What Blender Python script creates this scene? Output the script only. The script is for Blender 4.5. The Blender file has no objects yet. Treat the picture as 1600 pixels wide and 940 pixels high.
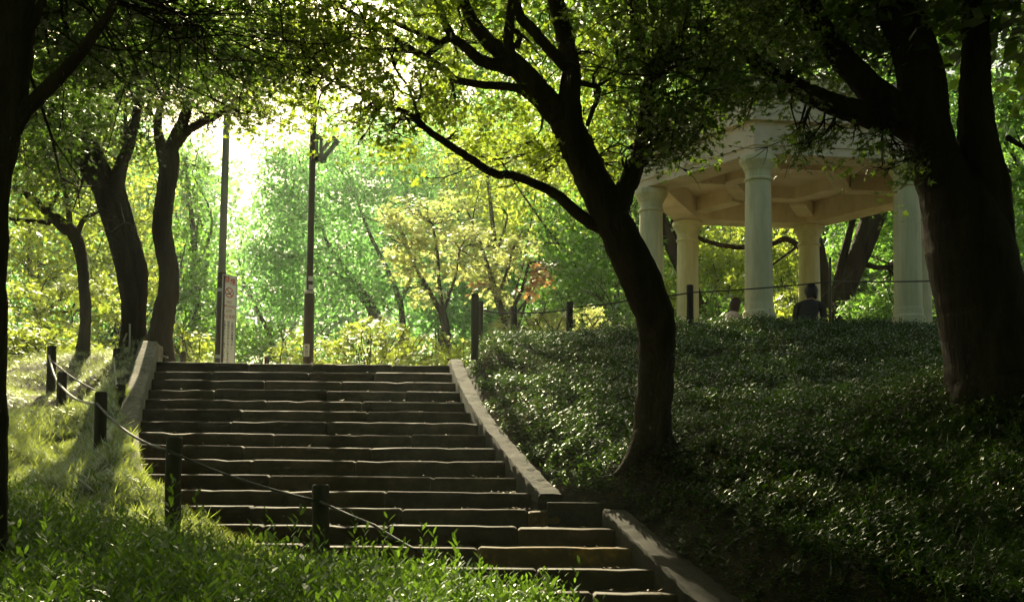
import bpy, bmesh, math, random
import numpy as np
from mathutils import Vector, Matrix, Euler

R = math.radians
rng = np.random.default_rng(7)
random.seed(7)
SC = bpy.context.scene
COL = SC.collection

# ------------------------------------------------------------------ camera
EYE = Vector((0.0, 0.0, 1.55))
F = 1774.0
PITCH, ROLL = 4.5, 0.6
cam_d = bpy.data.cameras.new('camera')
cam = bpy.data.objects.new('camera', cam_d)
COL.objects.link(cam)
cam_d.sensor_fit = 'HORIZONTAL'
cam_d.sensor_width = 36.0
cam_d.lens = 36.0 * F / 1600.0
cam_d.shift_y = 170.0 / 1600.0
cam_d.clip_start = 0.05
cam_d.clip_end = 3000.0
CM = Matrix.Translation(EYE) @ Matrix.Rotation(R(90 + PITCH), 4, 'X') @ Matrix.Rotation(R(ROLL), 4, 'Z')
cam.matrix_world = CM
SC.camera = cam
CR = np.array(CM.to_3x3())

# ------------------------------------------------------------------ light
SUN_AZ, SUN_EL = -13.0, 34.0          # degrees left of the view axis, degrees above the horizon
SUN_STRENGTH, SKY_STRENGTH, EXPOSURE = 5.0, 0.05, 1.5
HAZE = 0.0006
world = bpy.data.worlds.new('World')
SC.world = world
world.use_nodes = True
wn = world.node_tree
bg = wn.nodes['Background']
sky = wn.nodes.new('ShaderNodeTexSky')
sky.sky_type = 'NISHITA'
sky.sun_disc = False
sky.sun_elevation = R(SUN_EL)
sky.sun_rotation = R(SUN_AZ)
sky.air_density = 1.0
sky.dust_density = 4.0
sky.ozone_density = 1.0
bg.inputs['Strength'].default_value = SKY_STRENGTH
wn.links.new(sky.outputs['Color'], bg.inputs['Color'])
sun_d = bpy.data.lights.new('sun', 'SUN')
sun_d.energy = SUN_STRENGTH
sun_d.angle = R(0.5)
sun_d.color = (1.0, 0.92, 0.74)
sun = bpy.data.objects.new('sun', sun_d)
COL.objects.link(sun)
SDIR = Vector((math.sin(R(SUN_AZ)) * math.cos(R(SUN_EL)), math.cos(R(SUN_AZ)) * math.cos(R(SUN_EL)), math.sin(R(SUN_EL))))
sun.rotation_euler = SDIR.to_track_quat('Z', 'Y').to_euler()
sun.location = (0, 0, 30)
vs = SC.view_settings
vs.view_transform = 'Standard'
vs.look = 'None'
vs.exposure = EXPOSURE
vs.gamma = 1.0
vs.use_curve_mapping = False
vs.use_white_balance = True
vs.white_balance_temperature = 7900
vs.white_balance_tint = 0
SC.cycles.max_bounces = 8
SC.cycles.diffuse_bounces = 4
SC.cycles.glossy_bounces = 2
SC.cycles.transmission_bounces = 5
SC.cycles.volume_bounces = 0
SC.cycles.transparent_max_bounces = 4
SC.cycles.sample_clamp_indirect = 4.0
SC.cycles.use_denoising = True


def at(px, py, D):
    """World point at depth Y=D seen at pixel (px, py) of the 1600x940 photograph."""
    v = CR @ np.array([(px - 800.0) / F, -(py - 640.0) / F, -1.0])
    return np.array(EYE) + v * (D / v[1])


def atv(p):
    return at(p[0], p[1], p[2])


# ------------------------------------------------------------------ tagging
def tag(o, label=None, cat=None, group=None, kind=None):
    if label: o['label'] = label
    if cat: o['category'] = cat
    if group: o['group'] = group
    if kind: o['kind'] = kind
    return o


def empty(name, loc=(0, 0, 0), rz=0.0):
    o = bpy.data.objects.new(name, None)
    o.empty_display_size = 0.2
    o.location = loc
    o.rotation_euler = (0, 0, rz)
    COL.objects.link(o)
    return o


def link(name, me, mat=None, parent=None, loc=None):
    """Link a mesh built in world coordinates; a parent Empty keeps it in place."""
    o = bpy.data.objects.new(name, me)
    if mat is not None and len(me.materials) == 0:
        me.materials.append(mat)
    COL.objects.link(o)
    if parent is not None:
        o.parent = parent
        if loc is None:
            root = parent
            m = Matrix.Identity(4)
            chain = []
            while root is not None:
                chain.append(Matrix.LocRotScale(root.location, root.rotation_euler, root.scale))
                root = root.parent
            for c in reversed(chain):
                m = m @ c
            o.location, q, s = m.inverted().decompose()
            o.rotation_euler = q.to_euler()
    if loc is not None:
        o.location = loc
    return o


# ------------------------------------------------------------------ mesh builders
def mesh_np(name, V, faces_k, smooth=False):
    """V (n,3); faces_k: list of (m,k) int arrays."""
    me = bpy.data.meshes.new(name)
    V = np.asarray(V, dtype=np.float32)
    me.vertices.add(len(V))
    me.vertices.foreach_set('co', V.ravel())
    loops = np.concatenate([f.ravel() for f in faces_k]).astype(np.int32)
    tot = np.concatenate([np.full(len(f), f.shape[1]) for f in faces_k]).astype(np.int32)
    st = np.concatenate([[0], np.cumsum(tot)[:-1]]).astype(np.int32)
    me.loops.add(len(loops))
    me.loops.foreach_set('vertex_index', loops)
    me.polygons.add(len(tot))
    me.polygons.foreach_set('loop_start', st)
    me.polygons.foreach_set('loop_total', tot)
    if smooth:
        me.polygons.foreach_set('use_smooth', np.ones(len(tot), dtype=bool))
    me.update(calc_edges=True)
    return me


class MB:
    def __init__(self):
        self.v, self.f = [], []

    def add(self, V, Fs):
        n = len(self.v)
        self.v += [tuple(p) for p in V]
        self.f += [tuple(i + n for i in f) for f in Fs]

    def box(self, c, s, rz=0.0, M=None):
        x, y, z = s[0] / 2, s[1] / 2, s[2] / 2
        V = [(-x, -y, -z), (x, -y, -z), (x, y, -z), (-x, y, -z), (-x, -y, z), (x, -y, z), (x, y, z), (-x, y, z)]
        if M is None:
            M = Matrix.Rotation(rz, 3, 'Z')
        V = [M @ Vector(p) + Vector(c) for p in V]
        self.add(V, [(3, 2, 1, 0), (4, 5, 6, 7), (0, 1, 5, 4), (1, 2, 6, 5), (2, 3, 7, 6), (3, 0, 4, 7)])

    def lathe(self, c, prof, n=32, caps=True):
        V, Fs = [], []
        for r, z in prof:
            for k in range(n):
                a = 2 * math.pi * k / n
                V.append((c[0] + r * math.cos(a), c[1] + r * math.sin(a), c[2] + z))
        for i in range(len(prof) - 1):
            for k in range(n):
                a, b = i * n + k, i * n + (k + 1) % n
                Fs.append((a, b, b + n, a + n))
        if caps:
            Fs.append(tuple(range(n))[::-1])
            m = (len(prof) - 1) * n
            Fs.append(tuple(range(m, m + n)))
        self.add(V, Fs)

    def tube(self, pts, rad, n=8, wob=0.0, seed=0, cap=True):
        pts = np.asarray(pts, float)
        rad = np.asarray(rad, float) * np.ones(len(pts))
        V, Fs = tube_np(pts, rad, n, wob, seed)
        Fs = [tuple(f) for f in Fs]
        if cap:
            m = len(V) - n
            Fs += [tuple(range(n))[::-1], tuple(range(m, m + n))]
        self.add(V, Fs)

    def build(self, name, mat, parent=None, smooth=False, bevel=0.0, auto=None):
        me = bpy.data.meshes.new(name)
        me.from_pydata(self.v, [], self.f)
        if bevel > 0:
            bm = bmesh.new(); bm.from_mesh(me)
            es = [e for e in bm.edges if len(e.link_faces) == 2 and e.calc_face_angle(0) > 0.6]
            bmesh.ops.bevel(bm, geom=es, offset=bevel, segments=2, affect='EDGES', profile=0.6)
            bm.to_mesh(me); bm.free()
        if smooth:
            me.polygons.foreach_set('use_smooth', [True] * len(me.polygons))
            if auto:
                me.set_sharp_from_angle(angle=R(auto))
        me.update()
        return link(name, me, mat, parent)


def tube_np(pts, rad, n=8, wob=0.0, seed=0):
    r = np.random.default_rng(seed)
    m = len(pts)
    T = np.gradient(pts, axis=0)
    T /= np.linalg.norm(T, axis=1)[:, None] + 1e-9
    up = np.array([0.13, 0.97, 0.2]) if abs(T[0][1]) < 0.85 else np.array([1.0, 0, 0.1])
    V = np.zeros((m, n, 3))
    a = np.arange(n) * 2 * math.pi / n
    # slowly changing ridges give the limb an uneven, muscular section
    ph = r.uniform(0, 6.28, 4)
    for i in range(m):
        s = np.cross(T[i], up); s /= np.linalg.norm(s) + 1e-9
        u = np.cross(s, T[i])
        up = u
        w = 1 + wob * (np.sin(2 * a + ph[0] + i * .21) * .5 + np.sin(3 * a + ph[1] - i * .17) * .5 + np.sin(5 * a + ph[2] + i * .33) * .35 + r.normal(0, .10, n))
        V[i] = pts[i] + (np.cos(a) * w)[:, None] * s * rad[i] + (np.sin(a) * w)[:, None] * u * rad[i]
    Fs = []
    idx = np.arange(m * n).reshape(m, n)
    A = idx[:-1]; B = np.roll(idx, -1, 1)[:-1]; C = np.roll(idx, -1, 1)[1:]; D = idx[1:]
    Fs = np.stack([A, B, C, D], -1).reshape(-1, 4)
    return V.reshape(-1, 3), Fs


def spline(P, k=6):
    """Catmull-Rom through rows of P (any width)."""
    P = np.asarray(P, float)
    Q = np.vstack([2 * P[0] - P[1], P, 2 * P[-1] - P[-2]])
    out = []
    for i in range(1, len(Q) - 2):
        for t in np.linspace(0, 1, k, endpoint=False):
            p0, p1, p2, p3 = Q[i - 1], Q[i], Q[i + 1], Q[i + 2]
            out.append(.5 * ((2 * p1) + (-p0 + p2) * t + (2 * p0 - 5 * p1 + 4 * p2 - p3) * t * t + (-p0 + 3 * p1 - 3 * p2 + p3) * t ** 3))
    out.append(P[-1])
    return np.array(out)


# ------------------------------------------------------------------ materials
def mat(name):
    m = bpy.data.materials.new(name)
    m.use_nodes = True
    nt = m.node_tree
    return m, nt, nt.nodes['Principled BSDF'], nt.nodes['Material Output']


def N(nt, t, **kw):
    n = nt.nodes.new(t)
    for k, v in kw.items():
        setattr(n, k, v)
    return n


def ramp(nt, src, stops):
    c = N(nt, 'ShaderNodeValToRGB')
    e = c.color_ramp.elements
    while len(e) < len(stops):
        e.new(0.5)
    for i, (p, col) in enumerate(stops):
        e[i].position = p
        e[i].color = (*col, 1)
    nt.links.new(src, c.inputs['Fac'])
    return c.outputs['Color']


def noise(nt, scale, detail=4, rough=0.6, vec=None, stretch=None):
    tc = N(nt, 'ShaderNodeTexCoord')
    src = tc.outputs['Object']
    if stretch:
        mp = N(nt, 'ShaderNodeMapping')
        mp.inputs['Scale'].default_value = stretch
        nt.links.new(src, mp.inputs['Vector'])
        src = mp.outputs['Vector']
    n = N(nt, 'ShaderNodeTexNoise')
    n.inputs['Scale'].default_value = scale
    n.inputs['Detail'].default_value = detail
    n.inputs['Roughness'].default_value = rough
    nt.links.new(src, n.inputs['Vector'])
    return n.outputs['Fac']


def simple(name, stops, scale, rough=0.8, bump=0.3, bscale=None, stretch=None, metallic=0.0, bdist=0.02, spec=0.5):
    m, nt, b, o = mat(name)
    f = noise(nt, scale, 5, 0.65, stretch=stretch)
    nt.links.new(ramp(nt, f, stops), b.inputs['Base Color'])
    b.inputs['Roughness'].default_value = rough
    b.inputs['Metallic'].default_value = metallic
    b.inputs['Specular IOR Level'].default_value = spec
    if bump > 0:
        bn = N(nt, 'ShaderNodeBump')
        bn.inputs['Strength'].default_value = bump
        bn.inputs['Distance'].default_value = bdist
        nt.links.new(noise(nt, bscale or scale * 3, 6, 0.7, stretch=stretch), bn.inputs['Height'])
        nt.links.new(bn.outputs['Normal'], b.inputs['Normal'])
    return m


def leaf_mat(name, dark, light, trans, gloss=0.09, rough=0.5, tmix=0.5, spread=1.0):
    """Two-sided leaf: diffuse + translucent + a waxy gloss, each leaf with its own tint."""
    m, nt, b, o = mat(name)
    nt.nodes.remove(b)
    g = N(nt, 'ShaderNodeNewGeometry')
    big = noise(nt, 0.9, 2, 0.5)
    ad = N(nt, 'ShaderNodeMath', operation='MULTIPLY_ADD')
    nt.links.new(g.outputs['Random Per Island'], ad.inputs[0])
    ad.inputs[1].default_value = 0.55
    nt.links.new(big, ad.inputs[2])
    sb = N(nt, 'ShaderNodeMath', operation='SUBTRACT')
    nt.links.new(ad.outputs[0], sb.inputs[0]); sb.inputs[1].default_value = 0.28
    fac = sb.outputs[0]
    c = ramp(nt, fac, [(0.15, dark), (0.85, light)])
    t = ramp(nt, fac, [(0.1, tuple(x * (1 - .35 * spread) for x in trans)), (0.9, tuple(min(.9, x * (1 + .3 * spread)) for x in trans))])
    df = N(nt, 'ShaderNodeBsdfDiffuse'); nt.links.new(c, df.inputs['Color'])
    tr = N(nt, 'ShaderNodeBsdfTranslucent'); nt.links.new(t, tr.inputs['Color'])
    gl = N(nt, 'ShaderNodeBsdfGlossy'); gl.inputs['Roughness'].default_value = rough
    gl.inputs['Color'].default_value = (.9, .95, .9, 1)
    mx = N(nt, 'ShaderNodeMixShader'); mx.inputs[0].default_value = tmix
    nt.links.new(df.outputs[0], mx.inputs[1]); nt.links.new(tr.outputs[0], mx.inputs[2])
    fr = N(nt, 'ShaderNodeFresnel'); fr.inputs['IOR'].default_value = 1.42
    ml = N(nt, 'ShaderNodeMath', operation='MULTIPLY'); ml.inputs[1].default_value = gloss * 4
    nt.links.new(fr.outputs[0], ml.inputs[0])
    cl = N(nt, 'ShaderNodeClamp'); nt.links.new(ml.outputs[0], cl.inputs[0]); cl.inputs[2].default_value = 0.6
    m2 = N(nt, 'ShaderNodeMixShader')
    nt.links.new(cl.outputs[0], m2.inputs[0]); nt.links.new(mx.outputs[0], m2.inputs[1]); nt.links.new(gl.outputs[0], m2.inputs[2])
    nt.links.new(m2.outputs[0], o.inputs['Surface'])
    return m


def weathered(m, lo=.68, scale=2.2, stretch=(1, 1, .18), tint=(.80, .86, .62)):
    nt = m.node_tree
    b = nt.nodes['Principled BSDF']
    src = b.inputs['Base Color'].links[0].from_socket
    f = noise(nt, scale, 6, .7, stretch=stretch)
    mr = N(nt, 'ShaderNodeMapRange'); mr.inputs[1].default_value = .42; mr.inputs[2].default_value = .68; mr.inputs[3].default_value = 0; mr.inputs[4].default_value = 1
    nt.links.new(f, mr.inputs[0])
    mx = N(nt, 'ShaderNodeMix'); mx.data_type = 'RGBA'; mx.blend_type = 'MULTIPLY'
    nt.links.new(mr.outputs[0], mx.inputs[0]); nt.links.new(src, mx.inputs[6])
    mx.inputs[7].default_value = (tint[0] * lo, tint[1] * lo, tint[2] * lo, 1)
    nt.links.new(mx.outputs[2], b.inputs['Base Color'])


M = {}
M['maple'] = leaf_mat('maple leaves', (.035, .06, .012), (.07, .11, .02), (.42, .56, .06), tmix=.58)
M['maple_dark'] = leaf_mat('shade toned maple leaves', (.03, .055, .012), (.06, .10, .02), (.25, .40, .05), gloss=.08)  # darker copy of the maple leaves, crown shade put into the colour
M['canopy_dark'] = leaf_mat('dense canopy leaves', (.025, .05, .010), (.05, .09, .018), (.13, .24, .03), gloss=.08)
M['green'] = leaf_mat('broad green leaves', (.03, .06, .018), (.06, .11, .03), (.26, .52, .08), tmix=.62)
M['bluegreen'] = leaf_mat('cool green leaves', (.03, .065, .03), (.05, .11, .045), (.28, .62, .16), tmix=.7)
M['yellow'] = leaf_mat('yellow maple leaves', (.07, .10, .02), (.12, .15, .03), (.74, .92, .25), tmix=.68)
M['orange'] = leaf_mat('orange maple leaves', (.12, .07, .03), (.18, .10, .04), (.72, .36, .14))
M['lime'] = leaf_mat('lime shrub leaves', (.06, .09, .015), (.12, .15, .025), (.58, .72, .10), tmix=.65)
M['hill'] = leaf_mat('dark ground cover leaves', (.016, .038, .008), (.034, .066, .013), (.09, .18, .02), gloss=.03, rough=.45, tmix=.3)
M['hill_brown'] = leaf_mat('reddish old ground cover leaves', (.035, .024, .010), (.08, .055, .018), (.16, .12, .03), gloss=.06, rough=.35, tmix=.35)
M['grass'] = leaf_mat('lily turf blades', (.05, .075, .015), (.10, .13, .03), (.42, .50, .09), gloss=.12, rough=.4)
M['hedge'] = leaf_mat('azalea leaves', (.04, .085, .02), (.075, .14, .03), (.16, .29, .03), gloss=.04, rough=.45, tmix=.42)
M['litter'] = simple('dry grass litter', [(.3, (.12, .07, .03)), (.8, (.30, .20, .09))], 9, .8, 0)
M['bark'] = simple('dark bark', [(.3, (.028, .020, .014)), (.75, (.085, .062, .042))], 7, .92, 1.0, 30, (1, 1, .16), bdist=.05, spec=.15)
M['bark_far'] = simple('grey bark', [(.3, (.05, .045, .035)), (.75, (.12, .10, .08))], 6, .9, .5, 12, (1, 1, .3), spec=.2)
M['stone'] = simple('worn step stone', [(.25, (.05, .036, .024)), (.55, (.105, .078, .05)), (.8, (.17, .12, .075))], 3.2, .75, .55, 38, bdist=.006)
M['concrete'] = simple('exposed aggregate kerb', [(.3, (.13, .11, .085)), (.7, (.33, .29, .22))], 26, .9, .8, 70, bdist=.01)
M['kerb_shade'] = simple('shade toned aggregate kerb', [(.3, (.026, .020, .013)), (.7, (.065, .050, .032))], 26, .9, .8, 70, bdist=.01)  # kerb aggregate darkened, the right side's shade is in the colour
M['pave'] = simple('landing paving', [(.3, (.20, .17, .13)), (.7, (.32, .28, .22))], 8, .85, .4, 40)
M['bounce_ground'] = simple('light terrace paving', [(.3, (.42, .37, .28)), (.7, (.55, .49, .38))], 4, .85, .3, 40)
M['soil'] = simple('dark soil', [(.3, (.018, .013, .008)), (.75, (.05, .036, .022))], 5, .95, .8, 22)
M['wood'] = simple('weathered timber post', [(.3, (.035, .026, .02)), (.75, (.10, .075, .055))], 12, .8, .6, 30, (1, 1, .12))
M['rope'] = simple('pale rope', [(.3, (.35, .31, .25)), (.7, (.6, .55, .46))], 60, .7, .3)
M['rope_dark'] = simple('dark rope', [(.3, (.025, .022, .02)), (.7, (.05, .045, .04))], 60, .7, .3)
M['plaster'] = simple('pavilion concrete', [(.2, (.70, .56, .37)), (.5, (.80, .66, .46)), (.8, (.84, .71, .52))], 1.7, .85, .2, 30, bdist=.01)
M['column'] = simple('grey green column stone', [(.2, (.60, .55, .33)), (.5, (.75, .69, .42)), (.8, (.81, .75, .48))], 3.5, .8, .2, 45, (1, 1, .35), bdist=.01)
M['pole'] = simple('brown painted pole', [(.3, (.045, .028, .02)), (.7, (.085, .055, .038))], 5, .42, .1, 20)
M['polegrey'] = simple('grey green pole', [(.3, (.20, .20, .16)), (.7, (.30, .29, .23))], 5, .5, .1, 20)
M['sign'] = simple('cream sign board', [(.3, (.86, .86, .76)), (.7, (.90, .90, .81))], 4, .5, 0)
M['red'] = simple('red sign print', [(.3, (.55, .05, .03)), (.7, (.65, .08, .05))], 8, .5, 0)
M['redpale'] = simple('faded red sign print', [(.3, (.50, .24, .16)), (.7, (.58, .32, .22))], 8, .5, 0)
M['ink'] = simple('dark sign print', [(.3, (.05, .045, .035)), (.7, (.09, .08, .06))], 8, .5, 0)
M['white'] = simple('white sticker', [(.3, (.62, .60, .56)), (.7, (.75, .73, .68))], 8, .5, 0)
M['metal'] = simple('galvanised collar', [(.3, (.45, .44, .40)), (.7, (.62, .60, .55))], 20, .4, 0, metallic=.6)
M['skin'] = simple('skin', [(.3, (.50, .30, .20)), (.7, (.58, .36, .25))], 6, .55, 0)
M['hair_brown'] = simple('brown hair', [(.3, (.035, .016, .010)), (.7, (.075, .035, .02))], 40, .45, .3)
M['hair_black'] = simple('black hair', [(.3, (.008, .007, .006)), (.7, (.02, .017, .015))], 40, .45, .3)
M['shirt_pale'] = simple('pale pink shirt cloth', [(.3, (.62, .47, .40)), (.7, (.70, .56, .48))], 7, .85, .2)
M['shirt_dark'] = simple('charcoal shirt cloth', [(.3, (.025, .024, .022)), (.7, (.045, .042, .038))], 7, .85, .2)
M['trousers'] = simple('dark trousers cloth', [(.3, (.03, .032, .04)), (.7, (.05, .052, .06))], 7, .85, .2)
M['strap'] = simple('black strap', [(.3, (.01, .01, .01)), (.7, (.02, .02, .02))], 7, .6, 0)

weathered(M['plaster'], .82, 1.6, (1, 1, .35), (.92, .92, .8))
weathered(M['column'], .8, 3.5, (1, 1, .10), (.86, .9, .72))
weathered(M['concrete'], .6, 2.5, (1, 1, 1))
weathered(M['kerb_shade'], .5, 2.5, (1, 1, 1))
weathered(M['wood'], .5, 5, (1, 1, .15))


def stone_mat(name, stops, ochre=0.0):
    m, nt, b, o = mat(name)
    f = noise(nt, 3.2, 6, .7)
    oi = N(nt, 'ShaderNodeObjectInfo')
    col = ramp(nt, f, stops)
    sc_ = N(nt, 'ShaderNodeMath', operation='MULTIPLY_ADD'); sc_.inputs[1].default_value = .8; sc_.inputs[2].default_value = .6
    nt.links.new(oi.outputs['Random'], sc_.inputs[0])
    mu = N(nt, 'ShaderNodeVectorMath', operation='SCALE')
    nt.links.new(col, mu.inputs[0]); nt.links.new(sc_.outputs[0], mu.inputs['Scale'])
    # moss and lichen blotches; plain ochre blotches where ochre is set
    g = noise(nt, 1.7, 5, .75)
    k = N(nt, 'ShaderNodeMapRange'); k.inputs[1].default_value = .52; k.inputs[2].default_value = .66
    nt.links.new(g, k.inputs[0])
    mx = N(nt, 'ShaderNodeMix'); mx.data_type = 'RGBA'
    kk = N(nt, 'ShaderNodeMath', operation='MULTIPLY'); kk.inputs[1].default_value = .5 + ochre * .5
    nt.links.new(k.outputs[0], kk.inputs[0]); nt.links.new(kk.outputs[0], mx.inputs[0])
    nt.links.new(mu.outputs[0], mx.inputs[6])
    mx.inputs[7].default_value = (.42, .22, .05, 1) if ochre else (.055, .05, .022, 1)
    nt.links.new(mx.outputs[2], b.inputs['Base Color'])
    b.inputs['Roughness'].default_value = .8
    b.inputs['Specular IOR Level'].default_value = .3
    bn = N(nt, 'ShaderNodeBump'); bn.inputs['Strength'].default_value = .8; bn.inputs['Distance'].default_value = .008
    nt.links.new(noise(nt, 34, 8, .75), bn.inputs['Height']); nt.links.new(bn.outputs['Normal'], b.inputs['Normal'])
    return m


M['stone'] = stone_mat('worn step stone', [(.25, (.028, .018, .010)), (.5, (.060, .040, .022)), (.62, (.09, .062, .035)), (.8, (.16, .11, .062))])
M['stone_ochre'] = stone_mat('ochre toned step stone', [(.25, (.08, .05, .02)), (.6, (.20, .12, .04)), (.8, (.30, .18, .06))], 1.0)  # ochre base with brighter ochre blotches for a few end stones

# ------------------------------------------------------------------ stairs geometry
D0, TREAD, RISE, NST = 14.1, 0.36, 0.146, 22
ZTOP = RISE * NST


def stair_z(D):
    return float(np.clip(ZTOP - RISE * (D0 - D) / TREAD, 0, ZTOP))


XL_D = [5.0, 6.2, 7.2, 8.0, 8.8, 9.6, 10.4, 11.2, 12.0, 12.7, 13.4, 14.1, 14.8, 15.6, 19.0]
XL_X = [1.0, .5, -.5, -1.45, -2.3, -2.95, -3.35, -3.66, -3.90, -4.08, -4.25, -4.42, -4.60, -4.75, -5.2]
XR_D = [5.0, 6.2, 7.0, 7.9, 8.5, 9.1, 9.75, 9.76, 10.3, 11.2, 12.0, 12.7, 13.4, 14.1, 14.8, 19.0]
XR_X = [2.9, 2.2, 1.85, 1.40, 1.16, .95, .72, .30, .10, -.19, -.42, -.58, -.72, -.83, -.90, -.7]
XR2_X = [2.9, 2.2, 1.85, 1.40, 1.16, .96, .76, .72, .10, -.19, -.42, -.58, -.72, -.83, -.90, -.7]
xl = lambda D: np.interp(D, XL_D, XL_X)
xr = lambda D: np.interp(D, XR_D, XR_X)

kw = lambda y: np.where(y < 9.76, np.interp(y, [6.3, 9.66], [.50, .20]), .20)      # kerb width on the right

# ------------------------------------------------------------------ terrain


def tps(P, Z):
    P = np.asarray(P, float); Z = np.asarray(Z, float)
    n = len(P)
    d = np.linalg.norm(P[:, None] - P[None], axis=2)
    K = np.where(d > 0, d * d * np.log(d + 1e-12), 0) + np.eye(n) * .06
    A = np.zeros((n + 3, n + 3)); A[:n, :n] = K; A[:n, n] = 1; A[:n, n + 1:] = P
    A[n, :n] = 1; A[n + 1:, :n] = P.T
    w = np.linalg.solve(A, np.concatenate([Z, [0, 0, 0]]))

    def f(x, y):
        q = np.stack([x, y], -1)
        out = w[n] + w[n + 1] * x + w[n + 2] * y
        for i in range(n):
            dd = np.linalg.norm(q - P[i], axis=-1)
            out = out + w[i] * np.where(dd > 0, dd * dd * np.log(dd + 1e-12), 0)
        return out
    return f


def ctrl(pix, extra):
    pts = [atv(p) - np.array([0, 0, p[3] if len(p) > 3 else 0]) for p in pix]
    return np.array([[p[0], p[1]] for p in pts] + [[e[0], e[1]] for e in extra]), [p[2] for p in pts] + [e[2] for e in extra]


# pixel control points of bare ground: (px, py, depth, plant height subtracted)
LP = [(157, 722, 10.8, .13), (97, 682, 13.0, .13), (82, 612, 15.0, .13), (270, 818, 8.1, .14), (503, 845, 7.5, .25), (210, 535, 14.5, .05),
      (262, 556, 15.2, .02), (130, 548, 17.0, .05), (10, 560, 17.0, .1), (0, 690, 10.5, .05), (10, 800, 7.2, .05), (450, 872, 6.6, .3),
      (600, 882, 5.8, .3), (740, 895, 5.3, .3), (850, 925, 5.0, .35), (0, 900, 5.2, .25), (250, 900, 5.2, .3), (450, 935, 4.6, .35), (0, 1010, 3.6, .3), (300, 1060, 3.6, .4),
      (330, 800, 9.2, .15), (420, 845, 8.2, .18), (200, 790, 8.4, .15), (100, 780, 9.0, .15), (40, 640, 12.6, .12), (130, 652, 11.7, .12), (30, 600, 14.6, .12), (178, 665, 11.3, .12), (60, 720, 10.3, .12)]
LX = [(-4.8, 14.0, 3.3), (-4.55, 13.0, 2.9), (-4.35, 12.4, 2.7), (-3.98, 11.5, 2.35), (-3.75, 10.8, 2.08), (-7, 20, 4.0), (-9, 12, 3.2), (-8, 8, 2.0), (-9, 25, 4.0), (-7, 30, 3.4), (-5.5, 19, 3.6), (-12, 18, 4.2), (-5, 3, .8), (-8, 3, 1.0),
      (-14, 8, 2.2), (-14, 30, 3.6)]
RP = [(1020, 706, 10.1, .04), (742, 528, 13.8, .15), (803, 520, 16.3, .2), (890, 512, 17.0, .2), (1079, 503, 17.5, .14), (960, 512, 16.4, .2),
      (1300, 508, 17.6, .1), (1480, 512, 16.6, .2), (1540, 612, 10.0, .02), (1450, 585, 11.4, .1), (1300, 940, 7.0, .1), (1600, 935, 6.4, .1), (1600, 790, 7.9, .1),
      (1300, 710, 9.5, .1), (1300, 610, 12.5, .1), (1050, 605, 12.6, .1), (860, 605, 12.5, .1), (900, 725, 10.3, .1), (1080, 800, 8.9, .08),
      (1200, 870, 7.9, .08), (1450, 560, 14.0, .1), (1150, 650, 11.2, .1), (1100, 545, 15.2, .1), (800, 560, 13.6, .2)]
RX = [(3.5, 20.0, 4.5), (5.8, 20.5, 4.56), (8.5, 20.5, 4.56), (5.8, 27, 4.56), (9, 27, 4.5), (1.2, 20, 4.2), (1.5, 26, 4.0), (-.2, 17, 3.6),
      (12, 18, 4.6), (10, 11, 3.6), (10, 7, 2.2), (3.2, 4.5, .5), (7, 4, .9), (14, 12, 4.2), (0.5, 30, 3.5), (14, 30, 4.2)]
fL = tps(*ctrl(LP, LX))
fR = tps(*ctrl(RP, RX))


def sstep(a, b, x):
    t = np.clip((np.asarray(x, float) - a) / (b - a), 0, 1)
    return t * t * (3 - 2 * t)


def ground_z(x, y, raw=False):
    x = np.asarray(x, float); y = np.asarray(y, float)
    D = np.clip(y, 2.5, 30)
    xe = np.clip(x, -13, 13)
    line = np.clip(ZTOP - RISE * (D0 - y) / TREAD, 0, ZTOP)
    XLv, XRv = xl(np.clip(y, 5, 19)), np.interp(np.clip(y, 5, 19), XR_D, XR2_X)
    zl = fL(xe, D)
    zr = fR(xe, D)
    dl, dr = XLv - x, x - XRv
    # the banks come down to the kerbs
    zl = line + .16 + (zl - line - .16) * sstep(.15, .75, dl)
    zr = line - .04 + (zr - line + .04) * sstep(0, 1, (dr - kw(y)) / .45)
    zl = zl + .12 * sstep(11.3, 10.3, y) * sstep(.9, .2, dl)
    z = np.where(dl > .11, zl, np.where(dr > .10, zr, line - .42))
    # flat landing and park behind
    land = (dl <= .11) & (dr <= .10) & (y > D0 + .3)
    z = np.where(land, ZTOP - .03, z)
    far = sstep(26, 36, y)
    z = z * (1 - far) + (ZTOP - .05 + .15 * np.sin(x * .13)) * far
    near = 1 - sstep(1.6, 3.8, y)
    z = z * (1 - near) + 0.0 * near
    sidef = sstep(13, 30, np.abs(x))
    z = z * (1 - sidef) + 2.6 * sidef * sstep(0, 20, y)
    return z


def axis(lo, hi, step, outer, grow=1.25):
    a = list(np.arange(lo, hi + 1e-6, step))
    s = step
    b = a[-1]
    while b < outer:
        s *= grow; b += s; a.append(b)
    s = step; b = a[0]
    while b > -outer:
        s *= grow; b -= s; a.insert(0, b)
    return np.array(a)


gx, gy = axis(-9, 10, .13, 500), axis(2, 24, .13, 500)
GX, GY = np.meshgrid(gx, gy)
GZ = ground_z(GX, GY)
nx, ny = len(gx), len(gy)
idx = np.arange(nx * ny).reshape(ny, nx)
gf = np.stack([idx[:-1, :-1], idx[:-1, 1:], idx[1:, 1:], idx[1:, :-1]], -1).reshape(-1, 4)
ground = link('ground', mesh_np('ground', np.stack([GX, GY, GZ], -1).reshape(-1, 3), [gf], True), M['soil'])
tag(ground, 'dark soil banks rising on both sides of the stone stairs', kind='structure')

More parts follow.
